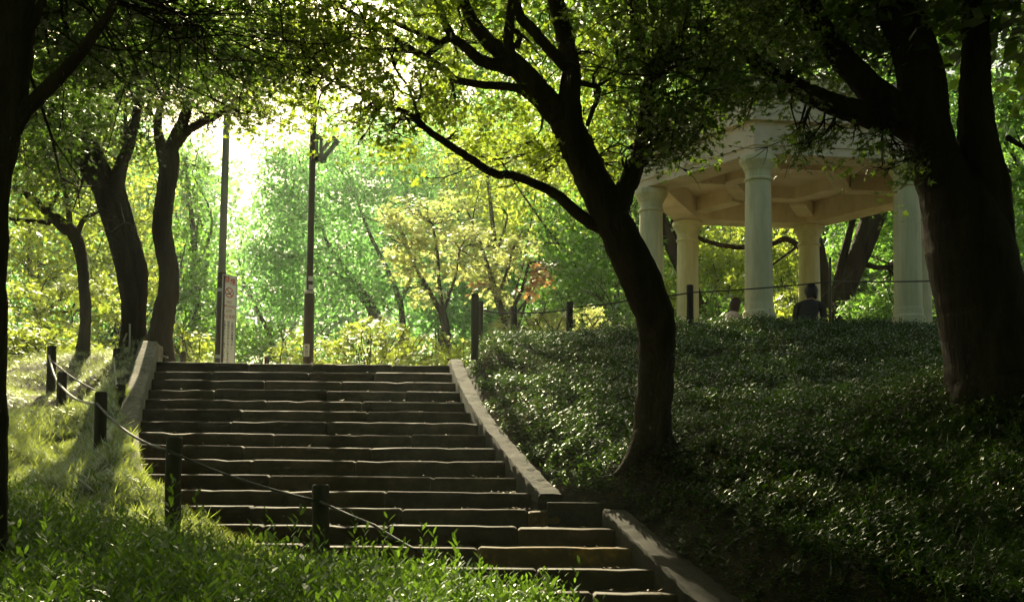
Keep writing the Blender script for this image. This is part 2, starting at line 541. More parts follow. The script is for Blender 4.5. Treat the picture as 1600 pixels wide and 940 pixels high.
# landing paving at the head of the stairs
V, Fs = [], []
ds = np.linspace(D0 + .38, 30, 24)
for d in ds:
    V += [(xl(min(d, 19)) + .02, d, ZTOP - .006), (xr(min(d, 19)) - .02, d, ZTOP - .006)]
Fs = np.array([(2 * i, 2 * i + 1, 2 * i + 3, 2 * i + 2) for i in range(len(ds) - 1)])
tag(link('path', mesh_np('path', V, [Fs]), M['pave']), 'pale paved landing behind the top step', kind='structure')

# stair: one object per stone
stairs = tag(empty('stairs', (-1.5, 10, 0)), 'broad worn stone staircase climbing between two banks', kind='structure')


def stone_mesh(L, seed):
    r = np.random.default_rng(seed)
    prof = [(0.012, -.17), (0.0, -.10), (0.0, -.022), (0.005, -.008), (0.018, .001), (0.05, .003), (.46, .006), (.46, -.17)]
    ns = max(6, int(L / .10))
    V = []
    xs = np.linspace(0, L, ns); xs[1] = .02; xs[-2] = L - .02
    wf = np.cumsum(r.normal(0, .0012, ns)) + r.normal(0, .0022, ns); wf -= np.linspace(wf[0], wf[-1], ns)
    wz = np.cumsum(r.normal(0, .0007, ns)) + r.normal(0, .0012, ns) + (r.uniform(0, 1, ns) < .12) * r.uniform(-.014, 0, ns); wz -= np.linspace(wz[0], wz[-1], ns); bev = r.uniform(.5, 1.8)
    for i, x in enumerate(xs):
        e = .018 if i in (0, ns - 1) else 0
        for j, (y, z) in enumerate(prof):
            jy = r.normal(0, .0025) if j < 4 else 0
            y = y * bev if 1 < j < 5 else y
            V.append((x, y + wf[i] + jy + (e if j < 6 else 0), z + (wz[i] - e * .9 if j > 2 and j < 7 else 0)))
    k = len(prof)
    F4 = [(i * k + j, i * k + (j + 1) % k, (i + 1) * k + (j + 1) % k, (i + 1) * k + j) for i in range(ns - 1) for j in range(k)]
    me = bpy.data.meshes.new('step_stone')
    me.from_pydata(V, [], F4 + [tuple(range(k)), tuple(range((ns - 1) * k, ns * k))[::-1]])
    me.polygons.foreach_set('use_smooth', [True] * len(me.polygons))
    me.set_sharp_from_angle(angle=R(50))
    return me


for i in range(NST):
    Di = D0 - TREAD * i
    zi = ZTOP - RISE * i
    a = float(xl(Di)) - .15
    b = float(xr(Di - .01)) + .12
    if i == 12: b = .86
    x = a
    while x < b - .25:
        L = rng.uniform(.8, 1.55)
        if b - (x + L) < .5: L = b - x
        ok_ = i in (12, 14) and b - (x + L) < .05
        o = link('step_stone', stone_mesh(L - .010, 100 + i * 20 + int(x * 3)), M['stone_ochre' if ok_ else 'stone'], stairs)
        o.location = Vector((x + .004, Di + rng.normal(0, .012), zi + rng.normal(0, .0045))) - Vector(stairs.location)
        o.rotation_euler = (rng.normal(0, .006), rng.normal(0, .0018), rng.normal(0, .006))
        x += L


def sweep(name, centre, width, top, depth, m, label, steps=40, parent=None):
    """A kerb: section swept along (x, y) points with a rounded top."""
    P = spline(centre, 12)
    Wd = np.interp(np.linspace(0, 1, len(P)), np.linspace(0, 1, len(width)), width)
    Tz = top(P)
    mb = MB()
    T = np.gradient(P, axis=0); T /= np.linalg.norm(T, axis=1)[:, None]
    Nn = np.stack([T[:, 1], -T[:, 0]], -1)
    V = []
    sec = [(-1, None), (-1, -.02), (-.9, .0), (-.3, .006), (.3, .006), (.9, 0), (1, -.02), (1, None)]
    rr = np.random.default_rng(3)
    for i in range(len(P)):
        for s, dz in sec:
            q = P[i] + Nn[i] * s * Wd[i] / 2
            j = rr.normal(0, .0035)
            V.append((q[0] + j, q[1], Tz[i] - depth if dz is None else Tz[i] + dz + j))
    k = len(sec)
    Fq = [(i * k + j, i * k + j + 1, (i + 1) * k + j + 1, (i + 1) * k + j) for i in range(len(P) - 1) for j in range(k - 1)]
    mb.add(V, Fq + [tuple(range(k))[::-1], tuple(range((len(P) - 1) * k, len(P) * k))])
    o = mb.build(name, m, parent, smooth=True, auto=40)
    tag(o, label, kind='structure')
    return o


zs = np.vectorize(stair_z)
dd = [9.95, 10.4, 10.9, 11.5, 12.1, 12.7, 13.3, 13.9, 14.5]
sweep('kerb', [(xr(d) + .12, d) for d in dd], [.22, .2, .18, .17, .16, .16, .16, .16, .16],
      lambda P: zs(P[:, 1]) + .07, .9, M['kerb_shade'], 'rough concrete kerb curving down the right side of the stairs')
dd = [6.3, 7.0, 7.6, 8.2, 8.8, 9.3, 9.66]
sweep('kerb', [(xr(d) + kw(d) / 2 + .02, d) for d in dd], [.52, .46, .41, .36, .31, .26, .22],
      lambda P: zs(P[:, 1]) + .06, .8, M['kerb_shade'], 'wide dark kerb slab beside the lowest steps on the right')
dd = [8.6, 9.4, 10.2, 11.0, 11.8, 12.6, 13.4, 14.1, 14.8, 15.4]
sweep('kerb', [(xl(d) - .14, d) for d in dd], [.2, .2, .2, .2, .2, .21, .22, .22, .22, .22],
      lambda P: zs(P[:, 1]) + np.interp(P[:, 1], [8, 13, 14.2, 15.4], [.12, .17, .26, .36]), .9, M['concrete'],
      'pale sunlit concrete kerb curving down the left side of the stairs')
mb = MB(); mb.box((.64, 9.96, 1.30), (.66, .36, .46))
tag(mb.build('pier', M['kerb_shade'], bevel=.012), 'low stone pier where the right kerb breaks at the lower steps', kind='structure')

# ------------------------------------------------------------------ foliage generators
STAR = []
for k, (ang, L) in enumerate([(-118, .55), (-62, .85), (0, 1.0), (62, .85), (118, .55)]):
    STAR.append((L * math.cos(R(ang)), L * math.sin(R(ang)), -.10 * L))
    if k < 4:
        am = [-90, -31, 31, 90][k]
        STAR.append((.36 * math.cos(R(am)), .36 * math.sin(R(am)), .02))
STAR.append((-.12, 0, 0))
STAR = np.array(STAR)
OVAL = np.array([(0, 0, 0), (.35, -.20, .05), (.75, -.17, .03), (1.05, 0, -.06), (.75, .17, .03), (.35, .20, .05)])
DIAM = np.array([(0, 0, 0), (.5, -.27, .0), (1.0, 0, -.03), (.5, .27, .0)])
CLUS = np.array([(0, 0, 0), (.85, -.42, .05), (.62, .02, -.04), (1.0, .36, 0), (.32, .38, .05)])
BLADE = np.array([(0, -.045, 0), (1.0, 0, -.02), (.1, .045, .03)])
LANCE = np.array([(0, 0, 0), (.48, -.2, .05), (1.05, 0, -.05), (.52, .2, .05)])


def rot_frame(Nv, r):
    n = len(Nv)
    Nv = Nv / (np.linalg.norm(Nv, axis=1)[:, None] + 1e-9)
    a = r.normal(size=(n, 3))
    T = np.cross(Nv, a); T /= np.linalg.norm(T, axis=1)[:, None] + 1e-9
    return T, np.cross(Nv, T), Nv


def leaf_mesh(name, P, T, B, Nn, S, shape):
    k = len(shape)
    V = P[:, None, :] + S[:, None, None] * (shape[None, :, 0:1] * T[:, None] + shape[None, :, 1:2] * B[:, None] + shape[None, :, 2:3] * Nn[:, None])
    f = np.arange(len(P) * k).reshape(-1, k)
    return mesh_np(name, V.reshape(-1, 3), [f])


SHAREA = {'star': .95, 'oval': .33, 'diam': .27, 'clus': .36}
SHAPES = {'star': STAR, 'oval': OVAL, 'diam': DIAM, 'clus': CLUS}


def cloud(blobs, size, r, layer=.55, flat=.5, spray=.32, per=26, jit=.35):
    """Leaf positions: blobs = (centre xyz, radii xyz, leaf count). Leaves gather in flattish sprays, sprays in blobs."""
    PP, NN, SS = [], [], []
    for c, rad, n in blobs:
        ns = max(3, int(n / per))
        q = r.normal(size=(ns, 3)); q /= np.linalg.norm(q, axis=1)[:, None]
        q *= (r.uniform(0, 1, ns) ** (1 / 2.4))[:, None]
        sc = np.asarray(c) + q * np.asarray(rad)
        nrm = np.stack([r.normal(0, flat, ns), r.normal(0, flat, ns), np.ones(ns)], -1)
        nrm[:, 0] += q[:, 0] * .5; nrm[:, 1] += q[:, 1] * .5
        T, B, Nn = rot_frame(nrm, r)
        cnt = r.poisson(per, ns)
        ii = np.repeat(np.arange(ns), cnt)
        m = len(ii)
        rr = np.sqrt(r.uniform(0, 1, m)) * spray * r.uniform(.6, 1.3, ns)[ii]
        an = r.uniform(0, 6.283, m)
        p = sc[ii] + T[ii] * (rr * np.cos(an))[:, None] + B[ii] * (rr * np.sin(an) * .7)[:, None] + Nn[ii] * r.normal(0, spray * .12, m)[:, None]
        p[:, 2] -= rr ** 2 * .5 / max(spray, .05)
        PP.append(p)
        NN.append(Nn[ii] + r.normal(0, jit, (m, 3)))
        SS.append(size * r.uniform(.65, 1.2, m))
    return np.vstack(PP), np.vstack(NN), np.concatenate(SS)


DN, DF = 2.6, 1.6        # leaf density of near and far crowns


def crown(parent, blobs, size, shape, mname, lai=3.0, seed=1, spray=.32, per=26, flat=.5, jit=.35, name='crown', cap=90000):
    """blobs: (px, py, D, rx_px, ry_px, rD_m[, density])."""
    r = np.random.default_rng(seed)
    bl = []
    for b in blobs:
        c = atv(b)
        rx, rz, ry = b[3] / F * b[2], b[4] / F * b[2], b[5]
        area = math.pi * rx * rz
        n = lai * area / (SHAREA[shape] * size ** 2) * (b[6] if len(b) > 6 else 1)
        bl.append((c, (rx, ry, rz), n))
    bl = [(c, q, n * (DN if b_[2] < 19 else DF)) for (c, q, n), b_ in zip(bl, blobs)]
    tot = sum(b[2] for b in bl)
    if tot > cap:
        bl = [(c, q, n * cap / tot) for c, q, n in bl]
    P, Nn, S = cloud(bl, size, r, spray=spray, per=per, flat=flat, jit=jit)
    T, B, Nn = rot_frame(Nn, r)
    o = link(name, leaf_mesh(name, P, T, B, Nn, S, SHAPES[shape]), M[mname], parent)
    o['kind'] = 'stuff'
    return o, bl


def wcrown(parent, bl, size, shape, mname, lai, seed, spray=.5, per=20, cap=60000, name='crown', flat=.5, jit=.35):
    """World-space blobs: (centre, radii)."""
    r = np.random.default_rng(seed)
    out = []
    for c, q in bl:
        n = lai * math.pi * max(q[0] * q[2], q[0] * q[1] * .7) / (SHAREA[shape] * size ** 2)
        out.append((np.array(c), q, n))
    tot = sum(b[2] for b in out)
    if tot > cap:
        out = [(c, q, n * cap / tot) for c, q, n in out]
    P, Nn, S = cloud(out, size, r, spray=spray, per=per, flat=flat, jit=jit)
    T, B, Nn = rot_frame(Nn, r)
    return tag(link(name, leaf_mesh(name, P, T, B, Nn, S, SHAPES[shape]), M[mname], parent), kind='stuff')


def limb(path, D=None, k=6):
    """path rows (px, py, width_px[, D]) -> world points, radii."""
    rows = []
    for p in path:
        d = p[3] if len(p) > 3 else D
        w = at(p[0], p[1], d)
        rows.append([w[0], w[1], w[2], p[2] / 2 / F * d])
    S = spline(rows, k)
    return S[:, :3], np.maximum(S[:, 3], .002)


def wood(parent, name, path, D=None, n=10, wob=.07, seed=0, m='bark', k=6, label=None):
    P, rd = limb(path, D, k)
    r = np.random.default_rng(seed + 5)
    P = P + r.normal(0, 1, P.shape) * np.minimum(rd, .08)[:, None] * .05
    mb = MB()
    mb.tube(P, rd, n, wob, seed)
    o = mb.build(name, M[m], parent, smooth=True)
    return o, P


def twigs(parent, ends, seed, m='bark', r0=.012, name='twigs', n=5):
    """ends: list of (anchor point, target point); one joined mesh of fine branching twigs."""
    r = np.random.default_rng(seed)
    VV, FF = [], []
    off = 0

    def one(a, b, rad, depth):
        nonlocal off
        L = np.linalg.norm(b - a)
        t = np.linspace(0, 1, 6)[:, None]
        mid = a + (b - a) * t + np.sin(t * math.pi) * r.normal(0, .10, 3) * L + r.normal(0, .015, (6, 3)) * L * (t > 0) * (t < 1)
        V, Fq = tube_np(mid, np.linspace(rad, rad * .35, 6), 4, 0, 0)
        VV.append(V); FF.append(Fq + off); off += len(V)
        if depth > 0:
            for _ in range(3):
                s = r.integers(1, 5)
                q = mid[s] + (b - a) * .4 + r.normal(0, .26, 3) * L * np.array([1, 1, .4])
                one(mid[s], q, rad * .55, depth - 1)
    for a, b in ends:
        one(np.asarray(a, float), np.asarray(b, float), r0, 2)
    if VV:
        return tag(link(name, mesh_np(name, np.vstack(VV), [np.vstack(FF)]), M[m], parent), kind='stuff')


def auto_twigs(parent, bl, anchors, seed, r0=.012, m='bark', per=4):
    r = np.random.default_rng(seed)
    A = np.vstack(anchors)
    ends = []
    for c, q, *_ in bl:
        for _ in range(per):
            t = np.asarray(c) + r.uniform(-.8, .8, 3) * np.asarray(q)
            dist = np.linalg.norm(A - t, axis=1)
            a = A[np.argmin(dist)]
            ends.append((a, t))
    return twigs(parent, ends, seed, m, r0)



# ------------------------------------------------------------------ trees in front
def tree(name, base_px, label, group=None):
    p = at(*base_px)
    t = empty(name, tuple(p))
    return tag(t, label, 'tree', group)


def build_limbs(t, specs, D, seed, m='bark', n=10, wob=.07):
    """specs: list of (part name, path, depth override). Returns the limb points."""
    anchors = []
    for i, sp in enumerate(specs):
        o, P = wood(t, sp[0], sp[1], sp[2] if len(sp) > 2 else D, n if sp[0] == 'trunk' else 8, wob, seed + i, m)
        anchors.append(P)
    return anchors


# the slender leaning maple on the right bank, right of the stairs
t5 = tree('maple_tree', (1020, 712, 10.1), 'dark leaning maple on the right bank beside the stairs, its long limbs spread over them')
A5 = build_limbs(t5, [
    ('trunk', [(1016, 765, 116, 10.15), (1018, 730, 84, 10.1), (1020, 700, 68, 10.1), (1020, 640, 60, 10.0), (1024, 560, 58, 9.85), (1023, 500, 60, 9.7), (1003, 440, 62, 9.6), (976, 380, 60), (945, 320, 58), (917, 262, 55), (898, 222, 52), (880, 188, 46), (855, 160, 42)]),
    ('limb', [(900, 240, 44), (890, 190, 40), (889, 150, 37), (892, 105, 32), (882, 55, 28), (868, 0, 26), (858, -70, 20, 9.3)]),
    ('limb', [(860, 168, 42), (838, 140, 38), (812, 108, 34), (786, 84, 28), (757, 58, 24), (737, 28, 20), (722, -4, 17), (705, -60, 12, 9.2)]),
    ('limb', [(800, 108, 26), (770, 100, 20), (748, 92, 18), (722, 70, 15), (706, 58, 14), (690, 22, 12), (676, -20, 9)]),
    ('limb', [(950, 335, 30), (938, 354, 24), (905, 335, 20), (872, 306, 17), (835, 286, 15), (800, 274, 15), (770, 270, 14), (735, 248, 13), (700, 225, 12), (665, 200, 11), (648, 182, 10), (620, 170, 9), (590, 157, 8), (550, 142, 6), (505, 118, 4)]),
    ('limb', [(850, 165, 24), (825, 147, 16), (807, 138, 14), (781, 134, 13), (755, 133, 12), (730, 129, 12), (711, 124, 12), (692, 106, 11), (660, 87, 11), (635, 73, 11), (608, 55, 10), (580, 38, 9), (532, 10, 7), (480, -20, 5)]),
    ('limb', [(965, 330, 36), (975, 302, 33), (988, 270, 30), (1003, 232, 27), (1009, 190, 25), (1011, 150, 24), (1017, 120, 22), (1005, 75, 18), (992, 30, 15), (980, -30, 11)]),
    ('branch', [(1014, 135, 18), (1036, 108, 17), (1055, 70, 15), (1070, 30, 13), (1085, -30, 10)]),
    ('branch', [(1016, 122, 12), (1030, 85, 10), (1042, 40, 8), (1048, -10, 6)]),
    ('branch', [(893, 112, 24, 9.5), (872, 90, 20, 9.4), (848, 66, 18, 9.4), (828, 42, 18, 9.4), (812, 26, 16, 9.4), (808, 5, 13, 9.4), (806, -40, 10, 9.4)]),
    ('branch', [(796, 96, 22), (795, 62, 17), (797, 30, 15), (800, -5, 12), (803, -50, 9)]),
    ('branch', [(806, 74, 14), (812, 62, 9), (810, 52, 8), (803, 48, 8), (798, 54, 8)]),
    ('branch', [(900, 128, 12), (917, 132, 9), (934, 137, 9), (933, 155, 8), (926, 172, 8), (918, 196, 8)]),
    ('branch', [(664, 88, 9), (650, 81, 9), (620, 78, 9), (582, 78, 8), (540, 72, 6), (500, 66, 4)]),
    ('branch', [(668, 86, 10), (682, 74, 11), (694, 64, 11), (708, 60, 12)]),
    ('branch', [(685, 66, 9), (670, 60, 9), (650, 50, 8), (628, 41, 8), (596, 24, 7), (560, 2, 6)]),
    ('branch', [(655, 185, 7), (649, 168, 6), (643, 148, 4), (636, 132, 3)]),
    ('root', [(1004, 680, 30, 10.0), (992, 706, 26, 9.9), (976, 728, 15, 9.75), (962, 742, 7, 9.65)]),
    ('root', [(1036, 680, 30, 10.1), (1050, 706, 24, 10.0), (1068, 722, 13, 9.9), (1082, 732, 6, 9.8)]),
    ('branch', [(948, 290, 7, 9.7), (925, 250, 6, 10), (890, 225, 4, 10.4)]),
], 9.5, 11, n=14)

_, B5 = crown(t5, [
    # left and centre over the stairs
    (520, 60, 9.0, 90, 55, .9), (600, 20, 9.2, 110, 45, 1.0), (560, 110, 9.0, 70, 30, .7, .8), (640, 130, 9.2, 80, 40, .8), (615, 215, 9.2, 55, 30, .5, .8),
    (560, 180, 9.0, 50, 34, .6, .6), (720, 60, 9.8, 90, 45, .9, .7), (700, 170, 9.8, 70, 36, .8, .9), (770, 200, 10.0, 70, 42, .8, 1.0), (770, 20, 9.9, 70, 40, .9, .5),
    (720, -60, 9.2, 190, 50, 1.3), (850, 210, 10.2, 55, 50, .8), (840, 250, 10.2, 50, 28, .7, .6), (830, 100, 10.3, 50, 50, .8, .5),
    (480, 20, 8.6, 80, 60, .9), (440, 80, 9.0, 60, 50, .7, .8), (455, 150, 9.2, 50, 30, .6, .6),
    (930, 60, 9.8, 60, 55, .9, .7), (925, 130, 10.0, 45, 40, .7, .7), (955, 200, 10.0, 40, 45, .7, .9), (940, 265, 10.4, 30, 30, .6, .6),
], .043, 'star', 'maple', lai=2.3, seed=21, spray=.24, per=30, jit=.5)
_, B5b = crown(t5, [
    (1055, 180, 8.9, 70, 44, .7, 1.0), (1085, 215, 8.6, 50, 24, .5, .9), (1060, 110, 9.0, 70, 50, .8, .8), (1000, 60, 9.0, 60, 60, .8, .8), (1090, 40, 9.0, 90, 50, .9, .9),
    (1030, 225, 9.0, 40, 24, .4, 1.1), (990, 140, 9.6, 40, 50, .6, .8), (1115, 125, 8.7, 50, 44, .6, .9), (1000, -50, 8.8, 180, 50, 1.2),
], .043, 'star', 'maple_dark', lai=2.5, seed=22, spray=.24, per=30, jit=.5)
auto_twigs(t5, B5 + B5b, A5, 31, .014, per=4)
# unseen overhead part of this crown, added to shade the ground below
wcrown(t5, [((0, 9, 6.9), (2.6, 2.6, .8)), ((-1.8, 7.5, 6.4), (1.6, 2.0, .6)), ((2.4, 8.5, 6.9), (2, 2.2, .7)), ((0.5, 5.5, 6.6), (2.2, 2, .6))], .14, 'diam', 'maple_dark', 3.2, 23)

# the massive forked tree at the right edge
t6 = tree('camphor_tree', (1545, 620, 10.0), 'massive black forked tree at the right edge, a thick limb crossing the pavilion')
A6 = build_limbs(t6, [
    ('trunk', [(1568, 680, 205), (1562, 622, 170), (1553, 565, 150), (1540, 500, 142), (1527, 440, 138), (1514, 385, 134), (1500, 335, 116), (1484, 290, 96)]),
    ('limb', [(1500, 370, 104), (1482, 300, 92), (1458, 240, 82), (1445, 190, 78), (1440, 130, 78), (1430, 80, 74), (1412, 35, 70), (1395, -10, 64), (1370, -90, 50)]),
    ('limb', [(1542, 430, 96), (1543, 370, 86), (1540, 300, 80), (1530, 240, 70), (1526, 180, 58), (1524, 120, 50), (1525, 60, 46), (1526, 0, 44), (1530, -90, 36)]),
    ('limb', [(1462, 230, 70), (1440, 205, 66), (1410, 190, 54), (1375, 184, 46), (1335, 174, 40), (1295, 160, 35), (1255, 142, 31), (1215, 118, 27), (1175, 92, 22), (1130, 62, 17), (1085, 40, 12)]),
    ('limb', [(1440, 195, 56), (1405, 172, 52), (1370, 146, 48), (1335, 112, 42), (1303, 75, 38), (1280, 38, 34), (1264, 0, 30), (1240, -70, 22)]),
    ('branch', [(1425, 60, 30, 10.2), (1408, 20, 24, 10.2), (1385, -30, 18, 10.2)]),
    ('branch', [(1575, 215, 10, 10.5), (1590, 225, 8, 10.6), (1620, 240, 6, 10.6)]),
    ('branch', [(1240, 140, 4, 9.8), (1236, 165, 3, 9.8), (1244, 195, 3, 9.7), (1250, 225, 2, 9.7)]),
    ('root', [(1530, 590, 70, 9.9), (1512, 630, 54, 9.8), (1494, 665, 34, 9.7), (1480, 690, 16, 9.6)]),
], 10.0, 41, n=18, wob=.022)
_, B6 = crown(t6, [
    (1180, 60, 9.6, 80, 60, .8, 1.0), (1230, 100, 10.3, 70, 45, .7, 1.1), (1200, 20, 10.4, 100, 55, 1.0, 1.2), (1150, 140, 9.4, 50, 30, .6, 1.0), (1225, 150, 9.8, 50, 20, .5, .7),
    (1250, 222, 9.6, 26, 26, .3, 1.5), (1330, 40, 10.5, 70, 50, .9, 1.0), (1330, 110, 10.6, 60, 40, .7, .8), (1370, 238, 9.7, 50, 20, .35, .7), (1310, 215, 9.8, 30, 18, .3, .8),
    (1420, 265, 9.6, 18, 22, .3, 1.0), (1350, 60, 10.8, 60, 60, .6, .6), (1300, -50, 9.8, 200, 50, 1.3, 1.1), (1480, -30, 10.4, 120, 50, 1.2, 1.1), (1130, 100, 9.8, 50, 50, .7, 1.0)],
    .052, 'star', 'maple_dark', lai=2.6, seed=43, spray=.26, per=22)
auto_twigs(t6, B6, A6[3:6], 44, .014, per=4)
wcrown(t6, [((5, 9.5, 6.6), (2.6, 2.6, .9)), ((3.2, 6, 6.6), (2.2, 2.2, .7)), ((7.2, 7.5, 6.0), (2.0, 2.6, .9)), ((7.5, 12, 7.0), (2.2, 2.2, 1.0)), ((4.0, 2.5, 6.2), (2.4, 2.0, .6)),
            ((8.5, 4.0, 5.5), (1.6, 2.4, .8)), ((2.5, 12.5, 8.2), (3, 2.5, 1)), ((9, 11, 8), (2.5, 3, 1)), ((3, 8, 8), (3, 3, 1)), ((7, 7, 8), (3, 3, 1)), ((2, 3, 7.5), (3, 2.5, .8))], .19, 'diam', 'maple_dark', 3.4, 45)  # unseen leaves over the right bank, added to darken it

# left-edge trunk, close to the camera
t1 = tree('zelkova_tree', (-5, 850, 6.0), 'near black trunk cut off by the left edge, a branch rising to the right')
A1 = build_limbs(t1, [
    ('trunk', [(-20, 980, 70), (-18, 880, 54), (-16, 760, 48), (-14, 600, 46), (-12, 420, 48), (-8, 300, 48), (2, 220, 54), (8, 150, 66), (14, 70, 70), (20, -10, 66), (28, -120, 58)]),
    ('limb', [(8, 220, 40), (32, 180, 30), (62, 150, 26), (100, 112, 22), (128, 80, 20), (150, 50, 17), (172, 18, 14), (198, -40, 10)]),
    ('branch', [(22, 90, 24), (50, 40, 16), (70, -10, 12), (85, -60, 9)]),
], 6.0, 51, n=14)
_, B1 = crown(t1, [(60, 40, 6.6, 90, 60, .6, 1.3), (30, 120, 7.5, 60, 60, .6, 1.1), (150, 60, 7.4, 90, 60, .7, 1.1), (100, 140, 8.2, 80, 50, .6, 1.0), (220, 30, 7.6, 90, 50, .7, 1.1),
                   (300, 70, 8.2, 90, 50, .7, 1.0), (370, 30, 8.2, 90, 50, .8, 1.0), (60, 200, 8.6, 60, 40, .5, .8), (180, -50, 7.2, 260, 50, 1.2, 1.1), (420, 100, 8.8, 60, 40, .5, .7), (250, 110, 8.6, 70, 40, .5, .8)],
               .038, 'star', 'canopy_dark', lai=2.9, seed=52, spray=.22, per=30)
auto_twigs(t1, B1, A1[1:], 53, .010, per=4)
wcrown(t1, [((-3.2, 6, 6.0), (2.2, 2.2, .7)), ((-3, 2.5, 5.6), (2.2, 2.0, .6)), ((-6, 6, 5.6), (2.0, 2.6, .8)), ((-.5, 1.5, 6.0), (2.4, 2.0, .6)), ((-6, 2, 5.0), (2, 2, .7))], .14, 'diam', 'maple_dark', 3.2, 54)  # unseen leaves overhead, added to shade the foreground

# pair of stems left of the stair head
t3 = tree('maple_tree', (208, 545, 14.4), 'tree of two joined stems on the left bank above the rope posts')
A3 = build_limbs(t3, [
    ('trunk', [(205, 575, 54), (208, 545, 44), (211, 510, 36), (213, 470, 34), (214, 435, 34), (207, 395, 31), (197, 350, 28), (187, 310, 27), (180, 280, 26)]),
    ('trunk', [(198, 570, 38, 14.3), (202, 530, 30, 14.3), (204, 480, 28, 14.3), (199, 435, 30, 14.3), (186, 385, 29, 14.3), (170, 335, 28, 14.3), (157, 295, 27, 14.3), (140, 255, 24, 14.3), (120, 220, 24, 14.3), (100, 180, 19, 14.3), (80, 140, 14, 14.3), (60, 95, 10, 14.3)]),
    ('limb', [(180, 290, 28), (188, 262, 22), (199, 235, 19), (209, 200, 16), (214, 170, 13), (216, 130, 10), (222, 80, 7)]),
    ('limb', [(177, 285, 22), (165, 265, 17), (152, 235, 15), (138, 205, 15), (128, 175, 13), (118, 130, 12), (108, 90, 9), (100, 40, 6)]),
    ('branch', [(134, 195, 12), (150, 186, 9), (168, 170, 8), (190, 145, 6), (215, 120, 4)]),
    ('branch', [(148, 292, 13), (125, 262, 12), (100, 240, 10), (75, 232, 9), (45, 218, 7), (10, 190, 5)]),
    ('branch', [(118, 250, 10), (100, 224, 9), (88, 202, 8), (65, 190, 7), (40, 180, 5)]),
    ('branch', [(196, 240, 8), (197, 205, 7), (195, 170, 5)]),
], 14.4, 61, n=12)
_, B3 = crown(t3, [(60, 250, 13.8, 70, 36, 1.2, .9), (110, 200, 14, 80, 40, 1.2, 1.0), (60, 130, 13.5, 90, 50, 1.4, 1.1), (180, 110, 13.8, 80, 50, 1.3, 1.0), (150, 40, 13.5, 120, 50, 1.5, 1.1), (190, 210, 14.5, 50, 40, 1.0, .8),
                   (120, 290, 15.5, 40, 24, .8, .5)], .055, 'star', 'canopy_dark', lai=2.6, seed=62, spray=.30, per=30)
auto_twigs(t3, B3, A3, 63, .016, per=4)

# single trunk by the head of the left kerb
t4 = tree('maple_tree', (255, 556, 15.3), 'single sinuous trunk standing beside the head of the left kerb, forked high up')
A4 = build_limbs(t4, [
    ('trunk', [(254, 580, 50), (251, 555, 44), (250, 525, 38), (257, 485, 36), (264, 445, 33), (262, 410, 31), (255, 370, 30), (254, 335, 30), (259, 300, 30), (264, 262, 32), (263, 238, 32)]),
    ('limb', [(262, 250, 28), (274, 215, 22), (287, 188, 18), (296, 160, 15), (306, 130, 12), (318, 95, 9), (335, 60, 6)]),
    ('limb', [(258, 250, 24), (248, 215, 17), (247, 190, 14), (251, 165, 11), (262, 145, 9), (270, 110, 6)]),
    ('limb', [(276, 225, 18), (290, 208, 15), (312, 193, 13), (340, 180, 11), (365, 160, 8), (392, 140, 5)]),
    ('branch', [(246, 195, 9), (232, 170, 8), (238, 152, 6), (228, 120, 5)]),
], 15.3, 71, n=12)
_, B4 = crown(t4, [(290, 110, 14.8, 80, 50, 1.3, 1.0), (360, 110, 14.5, 70, 45, 1.2, 1.0), (300, 40, 14.4, 120, 50, 1.5, 1.1), (240, 150, 15.0, 50, 40, 1.0, .8), (380, 165, 15.2, 60, 28, 1.0, .9), (420, 60, 14.6, 80, 50, 1.3, 1.3),
                   (320, 170, 15.4, 40, 26, .8, .5), (230, 250, 16.5, 26, 30, .6, .5), (420, 170, 15.2, 50, 24, .8, .8), (480, 140, 15.5, 45, 26, .9, .6)],
               .055, 'star', 'maple', lai=2.1, seed=72, spray=.30, per=30)
auto_twigs(t4, B4, A4, 73, .016, per=4)

# small crooked tree further left
t2 = tree('maple_tree', (128, 552, 17.0), 'small crooked tree with a bent top among bright shrubs at the left')
A2 = build_limbs(t2, [
    ('trunk', [(127, 570, 28), (129, 548, 23), (133, 510, 18), (134, 480, 18), (131, 440, 17), (128, 405, 18), (122, 380, 20), (112, 362, 22), (98, 352, 22), (82, 338, 17), (62, 320, 13), (45, 305, 10), (20, 292, 7)]),
    ('limb', [(119, 372, 12), (126, 352, 9), (135, 340, 8), (150, 332, 6), (170, 320, 4)]),
    ('limb', [(108, 358, 12), (108, 335, 9), (104, 305, 8), (96, 275, 6), (90, 240, 4)]),
    ('branch', [(85, 342, 9), (77, 328, 8), (84, 315, 7), (92, 300, 5)]),
    ('branch', [(78, 348, 8), (50, 345, 6), (15, 342, 5)]),
], 17.0, 81, n=10)
_, B2 = crown(t2, [(60, 60, 19, 90, 60, 1.6, 1.5), (160, 100, 19.5, 70, 60, 1.6, 1.5), (30, 170, 19, 80, 50, 1.5, 1.4), (140, 190, 20, 60, 40, 1.4, 1.2), (200, 30, 19.5, 60, 60, 1.5, 1.4), (100, -50, 19, 140, 60, 2, 1.5), (60, 290, 16.8, 70, 30, 1.0, .8), (130, 320, 17, 60, 26, .9, .7), (40, 340, 17, 50, 24, .8, .6), (100, 250, 17, 60, 30, 1.0, .7)], .075, 'star', 'maple', lai=1.6, seed=82, spray=.38, per=22)  # high blobs behind the tree added to keep sun off the left lawn
auto_twigs(t2, B2, A2, 83, .014, per=3)

